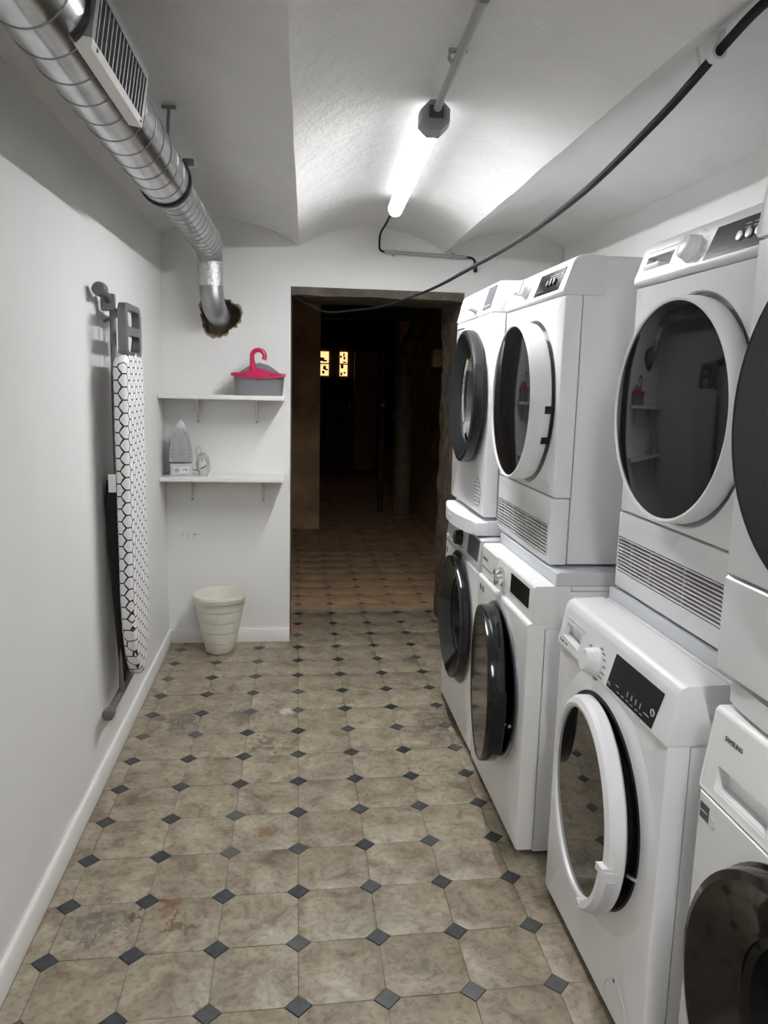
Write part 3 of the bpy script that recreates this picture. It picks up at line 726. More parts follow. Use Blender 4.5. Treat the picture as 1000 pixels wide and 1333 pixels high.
def build_basket():
    e = empty('peg_basket', (-.174, 3.925, 1.302))
    # oval tapered tub
    bm = N(); n = 48
    def ov(w_, d_, z_, zf=None):
        out = []
        for k in range(n):
            a = 2 * PI * k / n; ca, sa = math.cos(a), math.sin(a); p = .55
            x_ = w_ * math.copysign(abs(ca) ** p, ca); y_ = d_ * math.copysign(abs(sa) ** p, sa)
            z = z_ if zf is None else zf(x_, y_)
            out.append(bm.verts.new((x_, y_, z)))
        return out
    def top(x_, y_):
        z = .098
        if y_ > .03: z += .062 * max(0, math.cos(min(1, abs(x_) / .125) * PI / 2)) ** 1.3
        return z
    L = [ov(.112, .048, .001), ov(.114, .050, .006), ov(.124, .060, 0, lambda a, b: top(a, b) - .006), ov(.129, .064, 0, lambda a, b: top(a, b)), ov(.121, .057, 0, lambda a, b: top(a, b)), ov(.110, .046, .008)]
    for A, B in zip(L, L[1:]):
        for k in range(n): bm.faces.new((A[k], A[(k + 1) % n], B[(k + 1) % n], B[k]))
    bm.faces.new(L[0]); bm.faces.new(L[-1])
    mk('tub', bm, 'basket_grey', e)
    # pink hanger: curved arms resting on the rim plus a wide hook
    bm = N(); poly = []
    for k in range(25):
        x_ = -.131 + .262 * k / 24; poly.append((x_, .094 - .012 * (1 - (x_ / .131) ** 2)))
    for k in range(25):
        x_ = .131 - .262 * k / 24; u_ = abs(x_) / .131; poly.append((x_, .108 + .020 * max(0, 1 - u_ / .7) ** 1.4 + .006 * (1 - u_)))
    prism(bm, poly, 'y', -.068, -.060, .0015); hg = mk('hanger', bm, 'pink_plastic', e)
    bm = N(); pts = [(-.022, -.064, .12), (-.030, -.064, .15), (-.030, -.064, .178)]
    for k in range(13):
        a = PI - k / 12 * PI * 1.18; pts.append((.0 + .030 * math.cos(a) - .0, -.064, .188 + .030 * math.sin(a)))
    tube(bm, smooth_path(pts, 3), .0115, 10); mk('hook', bm, 'pink_plastic', hg)
    bm = N(); prism(bm, [(-.05, .112), (.02, .112), (-.010, .135), (-.018, .172), (-.041, .172), (-.041, .140)], 'y', -.067, -.061, .0015); mk('hook_neck', bm, 'pink_plastic', hg)
    for x_ in (-.11, -.095, -.08, -.065, .06, .075, .09, .105):
        bm = N(); lathe(bm, [(0, -.0695), (.0035, -.069), (.0035, -.067)], 8, c=(x_, .0995)); mk('rivet', bm, 'black_satin', hg)
    for x_ in (-.012, .012):
        bm = N(); box(bm, x_ - .002, x_ + .002, -.069, -.062, .075, .10, .001, 1); mk('hanger_clip', bm, 'pink_plastic', hg)
    tag(e, 'grey plastic peg basket with a pink hook hanger on the upper shelf', 'basket')
build_basket()
def build_iron():
    e = empty('clothes_iron', (-.556, 3.93, .902), .12)
    bm = N(); box(bm, -.054, .054, -.045, .075, .0, .062, .010, 3); mk('heel', bm, 'iron_grey', e)
    def outline(s_=1.0):
        pts = []
        for k in range(15):
            t = k / 14; z_ = .070 + .208 * t; x_ = .056 * (1 - t ** 2.2) ** .75
            pts.append((x_ * s_, .07 + (z_ - .07) * s_))
        return pts + [(-x, z) for x, z in reversed(pts[:-1])]
    bm = N(); prism(bm, outline(), 'y', -.046, -.036, .002); sp = mk('soleplate', bm, 'iron_plate', e)
    for s_ in (-1, 1):
        for k in range(9):
            t = k / 9; z_ = .095 + .15 * t; x_ = s_ * .042 * (1 - t ** 2.2) ** .75
            bm = N(); lathe(bm, [(0, -.0468), (.0025, -.0466), (.0028, -.0455)], 8, c=(x_, z_)); mk('steam_hole', bm, 'charcoal', sp)
    for z_ in [.1 + .012 * q for q in range(8)]:
        for x_ in (-.01, .0, .01):
            bm = N(); lathe(bm, [(0, -.0468), (.0018, -.0466), (.002, -.0455)], 6, c=(x_, z_)); mk('steam_hole', bm, 'charcoal', sp)
    bm = N(); o2 = outline(.93); prism(bm, o2, 'y', -.037, -.005, .006); mk('skirt', bm, 'iron_grey', e)
    bm = N(); o3 = outline(.74); prism(bm, o3, 'y', -.005, .035, .01); mk('water_tank', bm, 'iron_grey', e)
    bm = N(); tube(bm, smooth_path([(0, .05, .045), (0, .088, .07), (0, .094, .13), (0, .075, .19), (0, .03, .215)]), .015, 12); mk('handle', bm, 'iron_grey', e)
    bm = N(); box(bm, -.038, .038, -.0465, -.044, .014, .046, .001, 1); pl = mk('rating_plate', bm, 'bracket_white', e)
    for (x0_, x1_, z_) in ((-.032, -.008, .038), (-.032, -.012, .032), (-.032, -.006, .027), (-.032, -.014, .021), (.008, .03, .036), (.006, .014, .029), (.018, .032, .029)):
        bm = N(); box(bm, x0_, x1_, -.0469, -.0463, z_ - .0014, z_ + .0014); mk('print', bm, 'print_dark', pl)
    # wound flex with plug
    random.seed(11); bm = N(); pts = []
    for k in range(90):
        a = k * .42; pts.append((.104 + .026 * math.cos(a) + .006 * math.sin(a * .37) + .008 * (k / 90 - .5), -.03 + .016 * math.sin(a * .9), .062 + .048 * math.sin(a) * (1 - .25 * math.sin(k * .11)) - .006))
    pts = [(.045, .06, .03), (.075, .04, .02)] + pts
    tube(bm, smooth_path(pts, 3), .0042, 6); mk('flex', bm, 'cord_grey', e)
    bm = N(); tube(bm, smooth_path([(.078, -.03, .09), (.072, -.035, .12), (.078, -.036, .145), (.092, -.034, .142), (.098, -.03, .11), (.102, -.03, .07)]), .0042, 6); mk('flex_loop', bm, 'cord_grey', e)
    bm = N(); box(bm, .088, .128, -.05, -.02, .0, .03, .006, 2); mk('plug', bm, 'cord_grey', e)
    tag(e, 'grey steam iron standing upright on its heel with wound cord on the lower shelf', 'iron')
build_iron()

# ------------------------------------------------------------------ waste bin
def build_bin():
    e = empty('waste_bin', (-.372, 3.893, 0))
    bm = N(); prof = [(0, .002), (.066, .002), (.072, .008)]
    z = .008
    Hh = .30
    def rad(z): return .072 + (.131 - .072) * (z / Hh)
    for zr in (.062, .118, .174, .230):
        prof += [(rad(zr - .004), zr - .004), (rad(zr) - .0045, zr), (rad(zr + .004) + .0012, zr + .003)]
    prof += [(rad(.286), .286), (.1325, .288), (.137, .292), (.138, .300), (.136, .307), (.131, .308), (.128, .302), (.070, .012), (0, .012)]
    lathe(bm, prof, 56, axis='z'); mk('tub', bm, 'bin_plastic', e, 40)
    bm = N(); lathe(bm, [(.1362, .281), (.1372, .284), (.1362, .287), (.133, .286), (.133, .282)], 56, axis='z', closed=True); mk('rim', bm, 'bin_plastic', e)
    tag(e, 'cream plastic waste bin with ribbed sides on the floor below the shelves', 'bin')
build_bin()

# ------------------------------------------------------------------ ironing board
def build_board():
    e = empty('ironing_board', (-.56, 2.77, .26))
    # padded board, standing on its nose side, face to the room (+x)
    W = .155
    def half(z):      # half width at height z above nose tip
        if z < .36: return W * max(.0, 1 - (1 - z / .36) ** 2.3) ** .62 * .97 + .004
        return W
    zs = [0, .004, .012, .025, .045, .07, .10, .14, .19, .25, .31, .38, .5, .7, .9, 1.05, 1.13, 1.155, 1.168, 1.172]
    def hw(z):
        if z > 1.13: return W * (1 - .35 * ((z - 1.13) / .042) ** 2)
        return half(z)
    out = [(hw(z), .06 + z * .968) for z in zs]; out = out + [(-y, z) for y, z in reversed(out)]
    bm = N(); n = len(out)
    cy_, cz_ = 0, .6
    rings = []
    for (ins, x_) in ((.012, -.022), (.0, -.016), (-.003, 0), (.0, .014), (.010, .021), (.03, .0235)):
        rings.append([bm.verts.new((x_ + .0015 * noise.noise((y * 30, z * 14, x_ * 40)), y * (1 - ins / W) + .0015 * noise.noise((z * 16, x_ * 50, 3)), cz_ + (z - cz_) * (1 - ins / .6))) for y, z in out])
    for A, B in zip(rings, rings[1:]):
        for k in range(n): bm.faces.new((A[k], A[(k + 1) % n], B[(k + 1) % n], B[k]))
    bm.faces.new(rings[0])
    # subdivided top cap
    c = [bm.verts.new((.024, 0, z)) for (y, z) in out[:n // 2]]
    top = rings[-1]; h = n // 2
    for k in range(h - 1):
        bm.faces.new((top[k], top[k + 1], c[k + 1], c[k]))
        bm.faces.new((top[n - 1 - k], c[k], c[k + 1], top[n - 2 - k]))
    mk('padded_cover', bm, 'honeycomb_cloth', e, 60)
    # iron rest: perforated metal frame at the top
    bm = N()
    def ringplate(bm, o, hls, x0_, x1_):
        pass
    prism(bm, rrect(0, 1.268, .26, .172, .03), 'x', -.006, .020, .004)
    rest = mk('iron_rest', bm, 'grey_metal', e)
    for (z_, hh) in ((1.307, .048), (1.225, .048)):
        b2 = N(); prism(b2, rrect(.0, z_, .19, hh + .006, .02), 'x', -.03, .05); cut(rest, b2)
    bm = N(); tube(bm, [(-.02, -.10, 1.10), (.0, -.10, 1.25)], .007, 8); tube(bm, [(-.02, .10, 1.10), (.0, .10, 1.25)], .007, 8); mk('rest_stay', bm, 'grey_metal', rest)
    # folded legs behind
    for s_, x_ in ((-.035, -.045), (.03, -.058)):
        bm = N(); tube(bm, [(x_, s_ - .02, .01), (x_, s_, .6), (x_, s_ + .02, 1.38)], .0105, 12); mk('leg', bm, 'dark_grey_plastic' if s_ > 0 else 'grey_metal', e)
    bm = N(); tube(bm, [(-.05, -.22, .008), (-.05, .20, .012)], .0125, 14); ft = mk('foot_bar', bm, 'dark_grey_plastic', e)
    for a, b in ((-.255, -.21), (.16, .225)):
        bm = N(); lathe(bm, [(0, a - .004), (.014, a - .002), (.020, a + .003), (.020, a + .03), (.016, b), (.0125, b)] if a < 0 else [(.0125, a), (.016, a), (.020, b - .03), (.020, b - .003), (.014, b + .002), (0, b + .004)], 16, c=(-.05, .008 if a < 0 else .012)); mk('foot_cap', bm, 'dark_grey_plastic', ft)
    bm = N(); tube(bm, smooth_path([(-.052, -.14, 1.385), (-.05, -.07, 1.375), (-.048, -.02, 1.345), (-.05, .06, 1.33), (-.05, .14, 1.33)]), .0125, 12); ft2 = mk('upper_bar', bm, 'dark_grey_plastic', e)
    bm = N(); lathe(bm, [(0, -.172), (.018, -.170), (.0225, -.163), (.0225, -.135), (.017, -.115), (.0125, -.11)], 18, c=(-.052, 1.387)); mk('bar_cap', bm, 'dark_grey_plastic', ft2)
    bm = N(); box(bm, -.075, -.03, -.055, -.028, 1.33, 1.385, .004); mk('hinge_clip', bm, 'grey_metal', e)
    # black underside skirt and care label
    bm = N(); prism(bm, [(-.05, .05), (-.03, .05), (-.026, .40), (-.026, .77), (-.074, .77), (-.080, .70), (-.066, .35)], 'y', -.06, .06, .004); mk('leg_bracket', bm, 'black_satin', e)
    bm = N(); box(bm, -.046, -.022, -.152, -.150, .74, .80, .0006, 1); mk('care_label', bm, 'white_plastic', e)
    # hook that carries it on the wall
    bm = N(); tube(bm, [(-.083, .02, 1.30), (-.05, .02, 1.315), (-.04, .02, 1.345)], .005, 8); mk('wall_hook', bm, 'grey_metal', e)
    tag(e, 'ironing board with black and white honeycomb cover hung upright on the left wall', 'ironing board')
build_board()

# ------------------------------------------------------------------ machines
RZ = -PI / 2       # local x: along the row towards the camera, local y: into the machine, local z: up
def machine(name, X, Yc, z0, tilt=0.0):
    return empty(name, (X, Yc, z0), RZ + tilt)
def front_plate(w_, za, zb, hole, y0=0.0, t=.05, ch=.007, per=20):
    bm = N(); cx, cz, r = hole
    x0_, x1_ = -w_ / 2, w_ / 2
    def rect(i):
        a, b, c_, d_ = x0_ + i, x1_ - i, za + i * .35, zb - i * .35
        pts = []
        for (p, q) in (((b, c_), (b, d_)), ((b, d_), (a, d_)), ((a, d_), (a, c_)), ((a, c_), (b, c_))):
            for k in range(per): pts.append((p[0] + (q[0] - p[0]) * k / per, p[1] + (q[1] - p[1]) * k / per))
        return pts
    R0 = rect(0); R1_ = rect(ch * .35); R2_ = rect(ch)
    rows = [[bm.verts.new((x_, y0 + t, z_)) for x_, z_ in R0], [bm.verts.new((x_, y0 + ch, z_)) for x_, z_ in R0],
            [bm.verts.new((x_, y0 + ch * .3, z_)) for x_, z_ in R1_], [bm.verts.new((x_, y0, z_)) for x_, z_ in R2_]]
    an = [math.atan2(z_ - cz, x_ - cx) for x_, z_ in R2_]
    rows.append([bm.verts.new((cx + r * math.cos(a), y0, cz + r * math.sin(a))) for a in an])
    rows.append([bm.verts.new((cx + (r - .004) * math.cos(a), y0 + .004, cz + (r - .004) * math.sin(a))) for a in an])
    rows.append([bm.verts.new((cx + (r - .004) * math.cos(a), y0 + .03, cz + (r - .004) * math.sin(a))) for a in an])
    n = len(R0)
    for A, B in zip(rows, rows[1:]):
        for k in range(n): bm.faces.new((A[k], A[(k + 1) % n], B[(k + 1) % n], B[k]))
    return bm
def cabinet(e, w_, d_, z0, z1, y0=.053, m='white_enamel', inset=.003, top=True):
    bm = N(); box(bm, -w_ / 2 + inset, w_ / 2 - inset, y0, d_, z0, z1, .005, 2)
    kill = [f for f in bm.faces if f.normal.y < -.9 and f.calc_area() > .05]
    bmesh.ops.delete(bm, geom=kill, context='FACES')
    return mk('cabinet', bm, m, e, recalc=False)
def fascia(e, w_, prof, m='white_plastic', bev=.004):
    bm = N(); prism(bm, prof, 'x', -w_ / 2, w_ / 2, bev); return mk('control_panel', bm, m, e, 30)
def feet(e, w_, d_):
    for x_ in (-w_ / 2 + .05, w_ / 2 - .05):
        for y_ in (.075, d_ - .06):
            bm = N(); lathe(bm, [(0, 0), (.022, 0), (.022, .008), (.012, .012), (.012, .03), (0, .03)], 14, c=(x_, y_), axis='z'); mk('foot', bm, 'charcoal', e)
def drum(e, cx, cz, r=.165, ms='rubber', deep=.36):
    bm = N(); lathe(bm, [(r + .004, .006), (r + .006, .02), (r - .004, .03), (r - .018, .028), (r - .022, .045), (r - .010, .060), (r - .016, .08)], 48, c=(cx, cz)); mk('door_seal', bm, ms, e)
    bm = N(); R_ = r + .065; lathe(bm, [(r - .016, .078), (R_, .085), (R_, deep), (R_ * .6, deep + .02), (0, deep + .025)], 48, c=(cx, cz)); dr = mk('drum', bm, 'steel_drum', e)
    for k in range(3):
        a = k * 2 * PI / 3 + .4; bm = N()
        prism(bm, [(-.03, 0), (.03, 0), (.012, .045), (-.012, .045)], 'y', .11, deep - .02, .006)
        for v in bm.verts:
            x_, z_ = v.co.x, R_ - v.co.z; v.co.x = cx + x_ * math.cos(a) - z_ * math.sin(a); v.co.z = cz + x_ * math.sin(a) + z_ * math.cos(a)
        mk('drum_paddle', bm, 'steel_drum', dr)
def knob(e, x_, y_, z_, r, L, m, slope=0.0, grip=False, ringm=None):
    bm = N(); lathe(bm, [(r * 1.12, .001), (r * 1.1, -L * .25), (r, -L * .35), (r * .93, -L * .92), (r * .84, -L), (0, -L)], 32)
    k = mk('knob', bm, m, e, 40, (x_, y_, z_), (slope, 0, 0))
    bm = N(); box(bm, -.0012, .0012, -L - .0006, -L + .001, r * .35, r * .85); mk('knob_mark', bm, 'panel_grey', k)
    if grip:
        bm = N(); box(bm, -r * .22, r * .22, -L * 1.25, -L * .8, -r * .92, r * .92, .002); mk('grip_bar', bm, m, k)
    return k
def quad_plate(e, name, pts, y_, t, m, fy=None):
    """flat plate from polygon in x,z; fy(z) gives fascia surface"""
    bm = N(); f = (lambda z: y_) if fy is None else fy
    A = [bm.verts.new((x_, f(z_) - t, z_)) for x_, z_ in pts]; B = [bm.verts.new((x_, f(z_) + .004, z_)) for x_, z_ in pts]
    n = len(pts); bm.faces.new(A); bm.faces.new(list(reversed(B)))
    for k in range(n): bm.faces.new((A[k], B[k], B[(k + 1) % n], A[(k + 1) % n]))
    return mk(name, bm, m, e)
def dashes(e, name, items, fy, m='print_dark', t=.0012):
    """printed marks: list of (x0,x1,z0,z1) as one thin print"""
    bm = N()
    for x0_, x1_, z0_, z1_ in items:
        A = [bm.verts.new((x_, fy(z_) - t, z_)) for x_, z_ in ((x0_, z0_), (x1_, z0_), (x1_, z1_), (x0_, z1_))]; bm.faces.new(A)
        B = [bm.verts.new((x_, fy(z_) + .0004, z_)) for x_, z_ in ((x0_, z0_), (x1_, z0_), (x1_, z1_), (x0_, z1_))]
        for k in range(4): bm.faces.new((A[k], B[k], B[(k + 1) % 4], A[(k + 1) % 4]))
    return mk(name, bm, m, e)
def dial_print(e, x_, z_, r, fy, skip=(), n=14, m='print_dark'):
    it = []; random.seed(int(abs(x_ * 1000) + z_ * 100))
    for k in range(n):
        a = math.radians(35 + 290 * k / (n - 1) + 90 + 17)
        px, pz = x_ + r * 1.45 * math.cos(a), z_ + r * 1.25 * math.sin(a)
        ln = random.uniform(.010, .02)
        if px > x_: it.append((px, px + ln, pz - .001, pz + .001))
        else: it.append((px - ln, px, pz - .001, pz + .001))
    return dashes(e, 'dial_print', it, fy, m)
def door(e, cx, cz, yh, r, th, rim_prof, glass_prof, rim_m, glass_m, extra=None):
    """door hung on its far edge; profiles (r, y) with y=0 the glass plane"""
    hx = cx - r * math.cos(th); hy = yh + r * math.sin(th)
    bm = N(); lathe(bm, rim_prof, 72, c=(r, 0))
    d_ = mk('door', bm, rim_m, e, 30, (hx, hy, cz), (0, 0, -th))
    bm = N(); lathe(bm, glass_prof, 72, c=(r, 0)); mk('door_glass', bm, glass_m, d_, 30)
    if extra: extra(d_, r)
    return d_
def slats(e, x0_, x1_, z0_, z1_, n, y_, ribs):
    bm = N(); box(bm, x0_ - .0, x1_ + .0, y_ + .010, y_ + .0128, z0_ - .0, z1_ + .0); back = mk('vent_back', bm, 'vent_dark', e)
    p = (z1_ - z0_) / n
    bm = N(); prism(bm, [(y_ - .0005, -.26 * p), (y_ - .003, -.16 * p), (y_ - .003, .16 * p), (y_ + .004, .22 * p), (y_ + .004, -.2 * p)], 'x', x0_, x1_)
    first = mk('vent_slat', bm, 'white_plastic', e, 30); first.location = (0, 0, z0_ + p * .5)
    for k in range(1, n):
        c_ = first.copy(); C.objects.link(c_); c_.location = (0, 0, z0_ + p * (k + .5))
    for x_ in ribs:
        bm = N(); box(bm, x_ - .0014, x_ + .0014, y_ + .0015, y_ + .005, z0_, z1_); mk('vent_rib', bm, 'white_plastic', e)

# --- washer 3: white washer with ajar white-rimmed door (nearest fully seen washer)
def washer_white():
    e = machine('washing_machine', .69, 1.58, 0); W = .597; D = .56
    cx, cz = 0.005, .46
    bm = front_plate(W, .03, .722, (cx, cz, .215), t=.045); mk('front_panel', bm, 'white_enamel', e)
    cabinet(e, W, D, .014, .826, .048)
    bm = N(); box(bm, -W / 2 + .01, W / 2 - .01, .02, D - .02, .008, .032, .002, 1); mk('plinth', bm, 'dark_grey_plastic', e)
    feet(e, W, D)
    # raised ring moulding around the porthole
    bm = N(); lathe(bm, [(.214, .004), (.216, -.004), (.236, -.007), (.268, -.003), (.285, .0005)], 72, c=(cx, cz)); mk('porthole_surround', bm, 'white_enamel', e)
    bm = N(); lathe(bm, [(.236, -.0072), (.232, -.010), (.214, -.006), (.206, .018), (.165, .022)], 72, c=(cx, cz)); mk('porthole_ring', bm, 'black_satin', e)
    drum(e, cx, cz, .168)
    fy = lambda z: -.004 + max(0, (z - .735)) * .17
    p = fascia(e, W + .002, [(.0, .720), (-.006, .724), (-.004, .735), (.0115, .822), (.018, .834), (.030, .840), (.112, .842), (.112, .72)])
    bm = N(); prism(bm, [(-.262, .787), (-.158, .787), (-.166, .744), (-.275, .744)], 'y', -.02, .022); cut(p, bm)
    bm = N(); prism(bm, [(-.27, .7435), (-.163, .7435), (-.163, .7445), (-.27, .752)], 'y', -.004, .020); mk('drawer_lip', bm, 'white_plastic', p)
    dashes(p, 'drawer_seam', [(-.268, -.14, .7990, .8002)], fy, 'panel_grey')
    bm = N(); box(bm, -W / 2 + .003, W / 2 - .003, .114, D - .004, .826, .842, .004); mk('worktop', bm, 'white_enamel', e)
    quad_plate(p, 'display', [(.018, .730), (.240, .730), (.256, .808), (.034, .808)], 0, .0012, 'display_black', fy)
    it = []
    for k in range(6): it.append((.075 + k * .022, .075 + k * .022 + .012, .738, .7392))
    for k in range(4): it.append((.12 + k * .02, .123 + k * .02, .746, .757))
    it += [(.062, .078, .748, .7495), (.025, .037, .742, .7435), (.025, .04, .738, .739), (.2, .222, .746, .7475)]
    dashes(p, 'display_icons', it, lambda z: fy(z) - .0012, 'icon_grey', .0006)
    bm = N(); lathe(bm, [(.006, -.003), (.0075, -.003), (.0075, -.001), (.006, -.001)], 16, c=(.232, .760), closed=True); mk('start_ring', bm, 'panel_grey', p, 35, (0, fy(.76) + .0005, 0))
    knob(p, -.062, fy(.757), .757, .028, .030, 'white_plastic', -.17)
    dial_print(p, -.062, .757, .030, fy)
    dashes(p, 'capacity_print', [(-.283, -.279, .7335, .740), (-.272, -.266, .7335, .7385), (-.263, -.258, .734, .738), (-.25, -.232, .735, .7375), (.165, .176, .7255, .728), (.18, .192, .7255, .7285)], fy)
    th = math.radians(5.4)
    def grip(d_, r):
        bm = N(); lathe(bm, [(.207, -.004), (.207, -.013), (.222, -.015), (.231, -.004), (.231, .020), (.214, .020)], 14, c=(r, 0), a0=math.radians(-64), a1=math.radians(-8), closed=True); h = mk('door_handle', bm, 'white_plastic', d_, 25)
        for a in (-64, -8):
            bm = N(); lathe(bm, [(.205, -.002), (.205, -.019), (.228, -.012), (.229, .012), (.214, .018)], 2, c=(r, 0), a0=math.radians(a - 2.2), a1=math.radians(a + 2.2), closed=True); mk('handle_end', bm, 'white_plastic', h, 20)
        bm = N(); lathe(bm, [(.2315, -.001), (.2335, .001), (.2335, .014), (.2315, .016)], 14, c=(r, 0), a0=math.radians(-58), a1=math.radians(-13), closed=True); mk('grip_recess', bm, 'panel_grey', h)
        bm = N(); tube(bm, [(r + .205, .048, -.05), (r + .222, .060, -.05)], .005, 8); mk('latch', bm, 'chrome', d_)
    door(e, .012, .459, -.047, .230, th, [(.202, .002), (.204, -.0045), (.212, -.006), (.224, .0), (.230, .010), (.230, .030), (.222, .036), (.17, .034), (.17, .01)],
         [(0, .0), (.1, .0), (.203, .002), (.203, .008), (.0, .008)], 'white_plastic', 'dark_glass', grip)
    bm = N(); box(bm, .222, .232, .012, .020, cz - .10, cz - .045, .002); mk('latch_plate', bm, 'bezel_metal', e)
    for z_ in (-.06, -.09):
        bm = N(); lathe(bm, [(0, .010), (.004, .0105), (.004, .013)], 10, c=(.227, cz + z_)); mk('latch_screw', bm, 'chrome', e)
    # drain filter cap
    bm = N(); lathe(bm, [(.056, .0), (.056, -.0012), (.0535, -.0016), (.0535, .0)], 40, c=(.170, .062), a0=math.radians(-40), a1=math.radians(195), closed=True); mk('filter_flap_edge', bm, 'panel_grey', e)
    bm = N(); box(bm, .156, .164, -.0016, .001, .113, .119); mk('flap_notch', bm, 'print_dark', e)
    tag(e, 'white front-loading washing machine with its white-rimmed dark glass door ajar', 'washing machine', 'washers in the bottom row')
washer_white()

# --- washer 2: black round door standing open a little
def washer_black_ajar():
    e = machine('washing_machine', .654, 2.342, 0); W = .60; D = .59
    cx, cz = .004, .445
    bm = front_plate(W, .025, .712, (cx, cz, .222), t=.05); mk('front_panel', bm, 'warm_white_plastic', e)
    cabinet(e, W, D, .014, .809, .053, inset=.004)
    feet(e, W, D)
    bm = N(); box(bm, -W / 2 + .01, W / 2 - .01, .02, D - .02, .008, .027, .002, 1); mk('plinth', bm, 'dark_grey_plastic', e)
    bm = N(); lathe(bm, [(.249, .0015), (.249, -.004), (.244, -.008), (.232, -.008), (.222, .012), (.20, .02), (.17, .022)], 72, c=(cx, cz)); mk('porthole_ring', bm, 'bezel_metal', e)
    bm = N(); lathe(bm, [(.235, -.0085), (.231, -.0095), (.212, .004), (.175, .02)], 72, c=(cx, cz)); mk('porthole_funnel', bm, 'black_gloss', e)
    drum(e, cx, cz, .172)
    # fascia: recessed upright panel with a sloping ledge below
    fy = lambda z: .014
    p = fascia(e, W - .002, [(.014, .720), (.014, .820), (.018, .826), (.12, .827), (.12, .700), (.045, .700), (.030, .705)], 'warm_white_plastic', .0025)
    bm = N(); prism(bm, [(.0, .7125), (.004, .7165), (.012, .7165), (.036, .7240), (.036, .7125)], 'x', -W / 2 + .0005, W / 2 - .0005, .001); mk('panel_ledge', bm, 'warm_white_plastic', p)
    bm = N(); box(bm, -W / 2 + .003, W / 2 - .003, .122, D - .004, .810, .827, .004); mk('worktop', bm, 'white_enamel', e)
    bm = N(); box(bm, -W / 2 + .006, -.088, .0105, .02, .722, .8205, .0015, 1); dr = mk('detergent_drawer', bm, 'warm_white_plastic', p)
    quad_plate(p, 'display', [(.062, .748), (.252, .748), (.256, .808), (.066, .808)], .014, .0012, 'display_black')
    k = knob(p, -.036, .014, .769, .029, .026, 'chrome')
    text('lettering', 'SAMSUNG', .0165, 'print_dark', dr, (-.285, .0103, .775), (PI / 2, 0, 0))
    dashes(dr, 'small_print', [(-.286 + q * .0125, -.286 + q * .0125 + .009, .7475, .7505) for q in range(14)], lambda z: .0105)
    for x0_ in (-.268, -.232):
        quad_plate(e, 'sticker', [(x0_, .668), (x0_ + .022, .668), (x0_ + .022, .690), (x0_, .690)], 0, .0006, 'print_dark')
    th = math.radians(7.5)
    def ex(d_, r):
        bm = N(); lathe(bm, [(.243, .022), (.2435, .014), (.2475, .012), (.2495, .020), (.2495, .050), (.246, .054)], 16, c=(r, 0), a0=math.radians(-38), a1=math.radians(14), closed=True); h = mk('door_handle', bm, 'black_satin', d_, 25)
        bm = N(); lathe(bm, [(.165, .045), (.160, .07), (.13, .105), (.06, .12), (0, .122)], 48, c=(r, 0)); mk('door_bowl', bm, 'smoked_bowl', d_)
        bm = N(); tube(bm, [(r + .185, .055, -.055), (r + .215, .072, -.055)], .006, 8); mk('latch', bm, 'chrome', d_)
    door(e, .016, .44, -.062, .246, th, [(.238, .001), (.2415, -.002), (.2445, .001), (.246, .008), (.246, .040), (.242, .050), (.225, .058), (.165, .058), (.165, .02)],
         [(0, .0), (.1, .0), (.2385, .0005), (.2385, .008), (0, .008)], 'black_gloss', 'brown_gloss', ex)
    tag(e, 'white washing machine with a chrome dial and a round black door standing ajar', 'washing machine', 'washers in the bottom row')
washer_black_ajar()

# --- washer 1: farthest, black ring door, black dial
def ring_door(e, cx, cz, yf, r, rin, rim_m, bowl_m, back=.05, cone=.03, th=0.0, handle=False):
    def ex(d_, rr):
        if handle:
            bm = N(); lathe(bm, [(r - .004, .008), (r + .003, .010), (r + .003, .034), (r - .004, .038)], 12, c=(rr, 0), a0=math.radians(-22), a1=math.radians(28), closed=True); mk('door_handle', bm, rim_m, d_, 25)
    return door(e, cx, cz, yf, r, th, [(rin, cone + .012), (rin, cone), (rin + .010, cone * .80), (r - .035, .009), (r - .016, .0), (r - .003, .004), (r, .014), (r, back - .01), (r - .006, back), (rin + .02, max(back, cone + .012)), (rin, cone + .012)],
                [(rin + .002, cone + .004), (rin * .92, cone + .012), (rin * .8, cone + .05), (rin * .45, cone + .075), (0, cone + .08)], rim_m, bowl_m, ex)
def washer_far():
    e = machine('washing_machine', .657, 2.962, 0); W = .595; D = .56
    cx, cz = .0, .461
    bm = front_plate(W, .025, .712, (cx, cz, .22), t=.05); mk('front_panel', bm, 'warm_white_plastic', e)
    cabinet(e, W, D, .014, .828, .053); feet(e, W, D)
    bm = N(); lathe(bm, [(.262, .001), (.262, -.004), (.252, -.012), (.238, -.014), (.225, .01), (.18, .02)], 64, c=(cx - .0, cz)); mk('porthole_ring', bm, 'black_gloss', e)
    bm = N(); lathe(bm, [(.264, .0005), (.2665, -.002), (.2625, -.005)], 64, c=(cx, cz)); mk('porthole_trim', bm, 'bezel_metal', e)
    drum(e, cx, cz, .165)
    fy = lambda z: .004 + (z - .715) * .06
    p = fascia(e, W, [(.002, .714), (.004, .718), (.0115, .826), (.016, .829), (.12, .830), (.12, .714)], 'silver_fascia', .003)
    knob(p, -.03, fy(.776), .776, .029, .028, 'black_satin', -.06)
    dial_print(p, -.03, .776, .03, fy, n=16)
    quad_plate(p, 'display', [(.09, .743), (.262, .743), (.272, .822), (.10, .822)], 0, .0012, 'display_grey', fy)
    bm = N(); box(bm, -.285, -.10, -.002, .02, .728, .745, .002); dr = mk('drawer_lip', bm, 'warm_white_plastic', p)
    quad_plate(e, 'sticker', [(-.275, .665), (-.258, .665), (-.258, .69), (-.275, .69)], 0, .0006, 'print_dark')
    ring_door(e, .0, cz, -.040, .246, .160, 'black_gloss', 'bowl_dark', .05, .040, .01, True)
    tag(e, 'farthest washing machine of the row, white with black ring door and black dial', 'washing machine', 'washers in the bottom row')
washer_far()

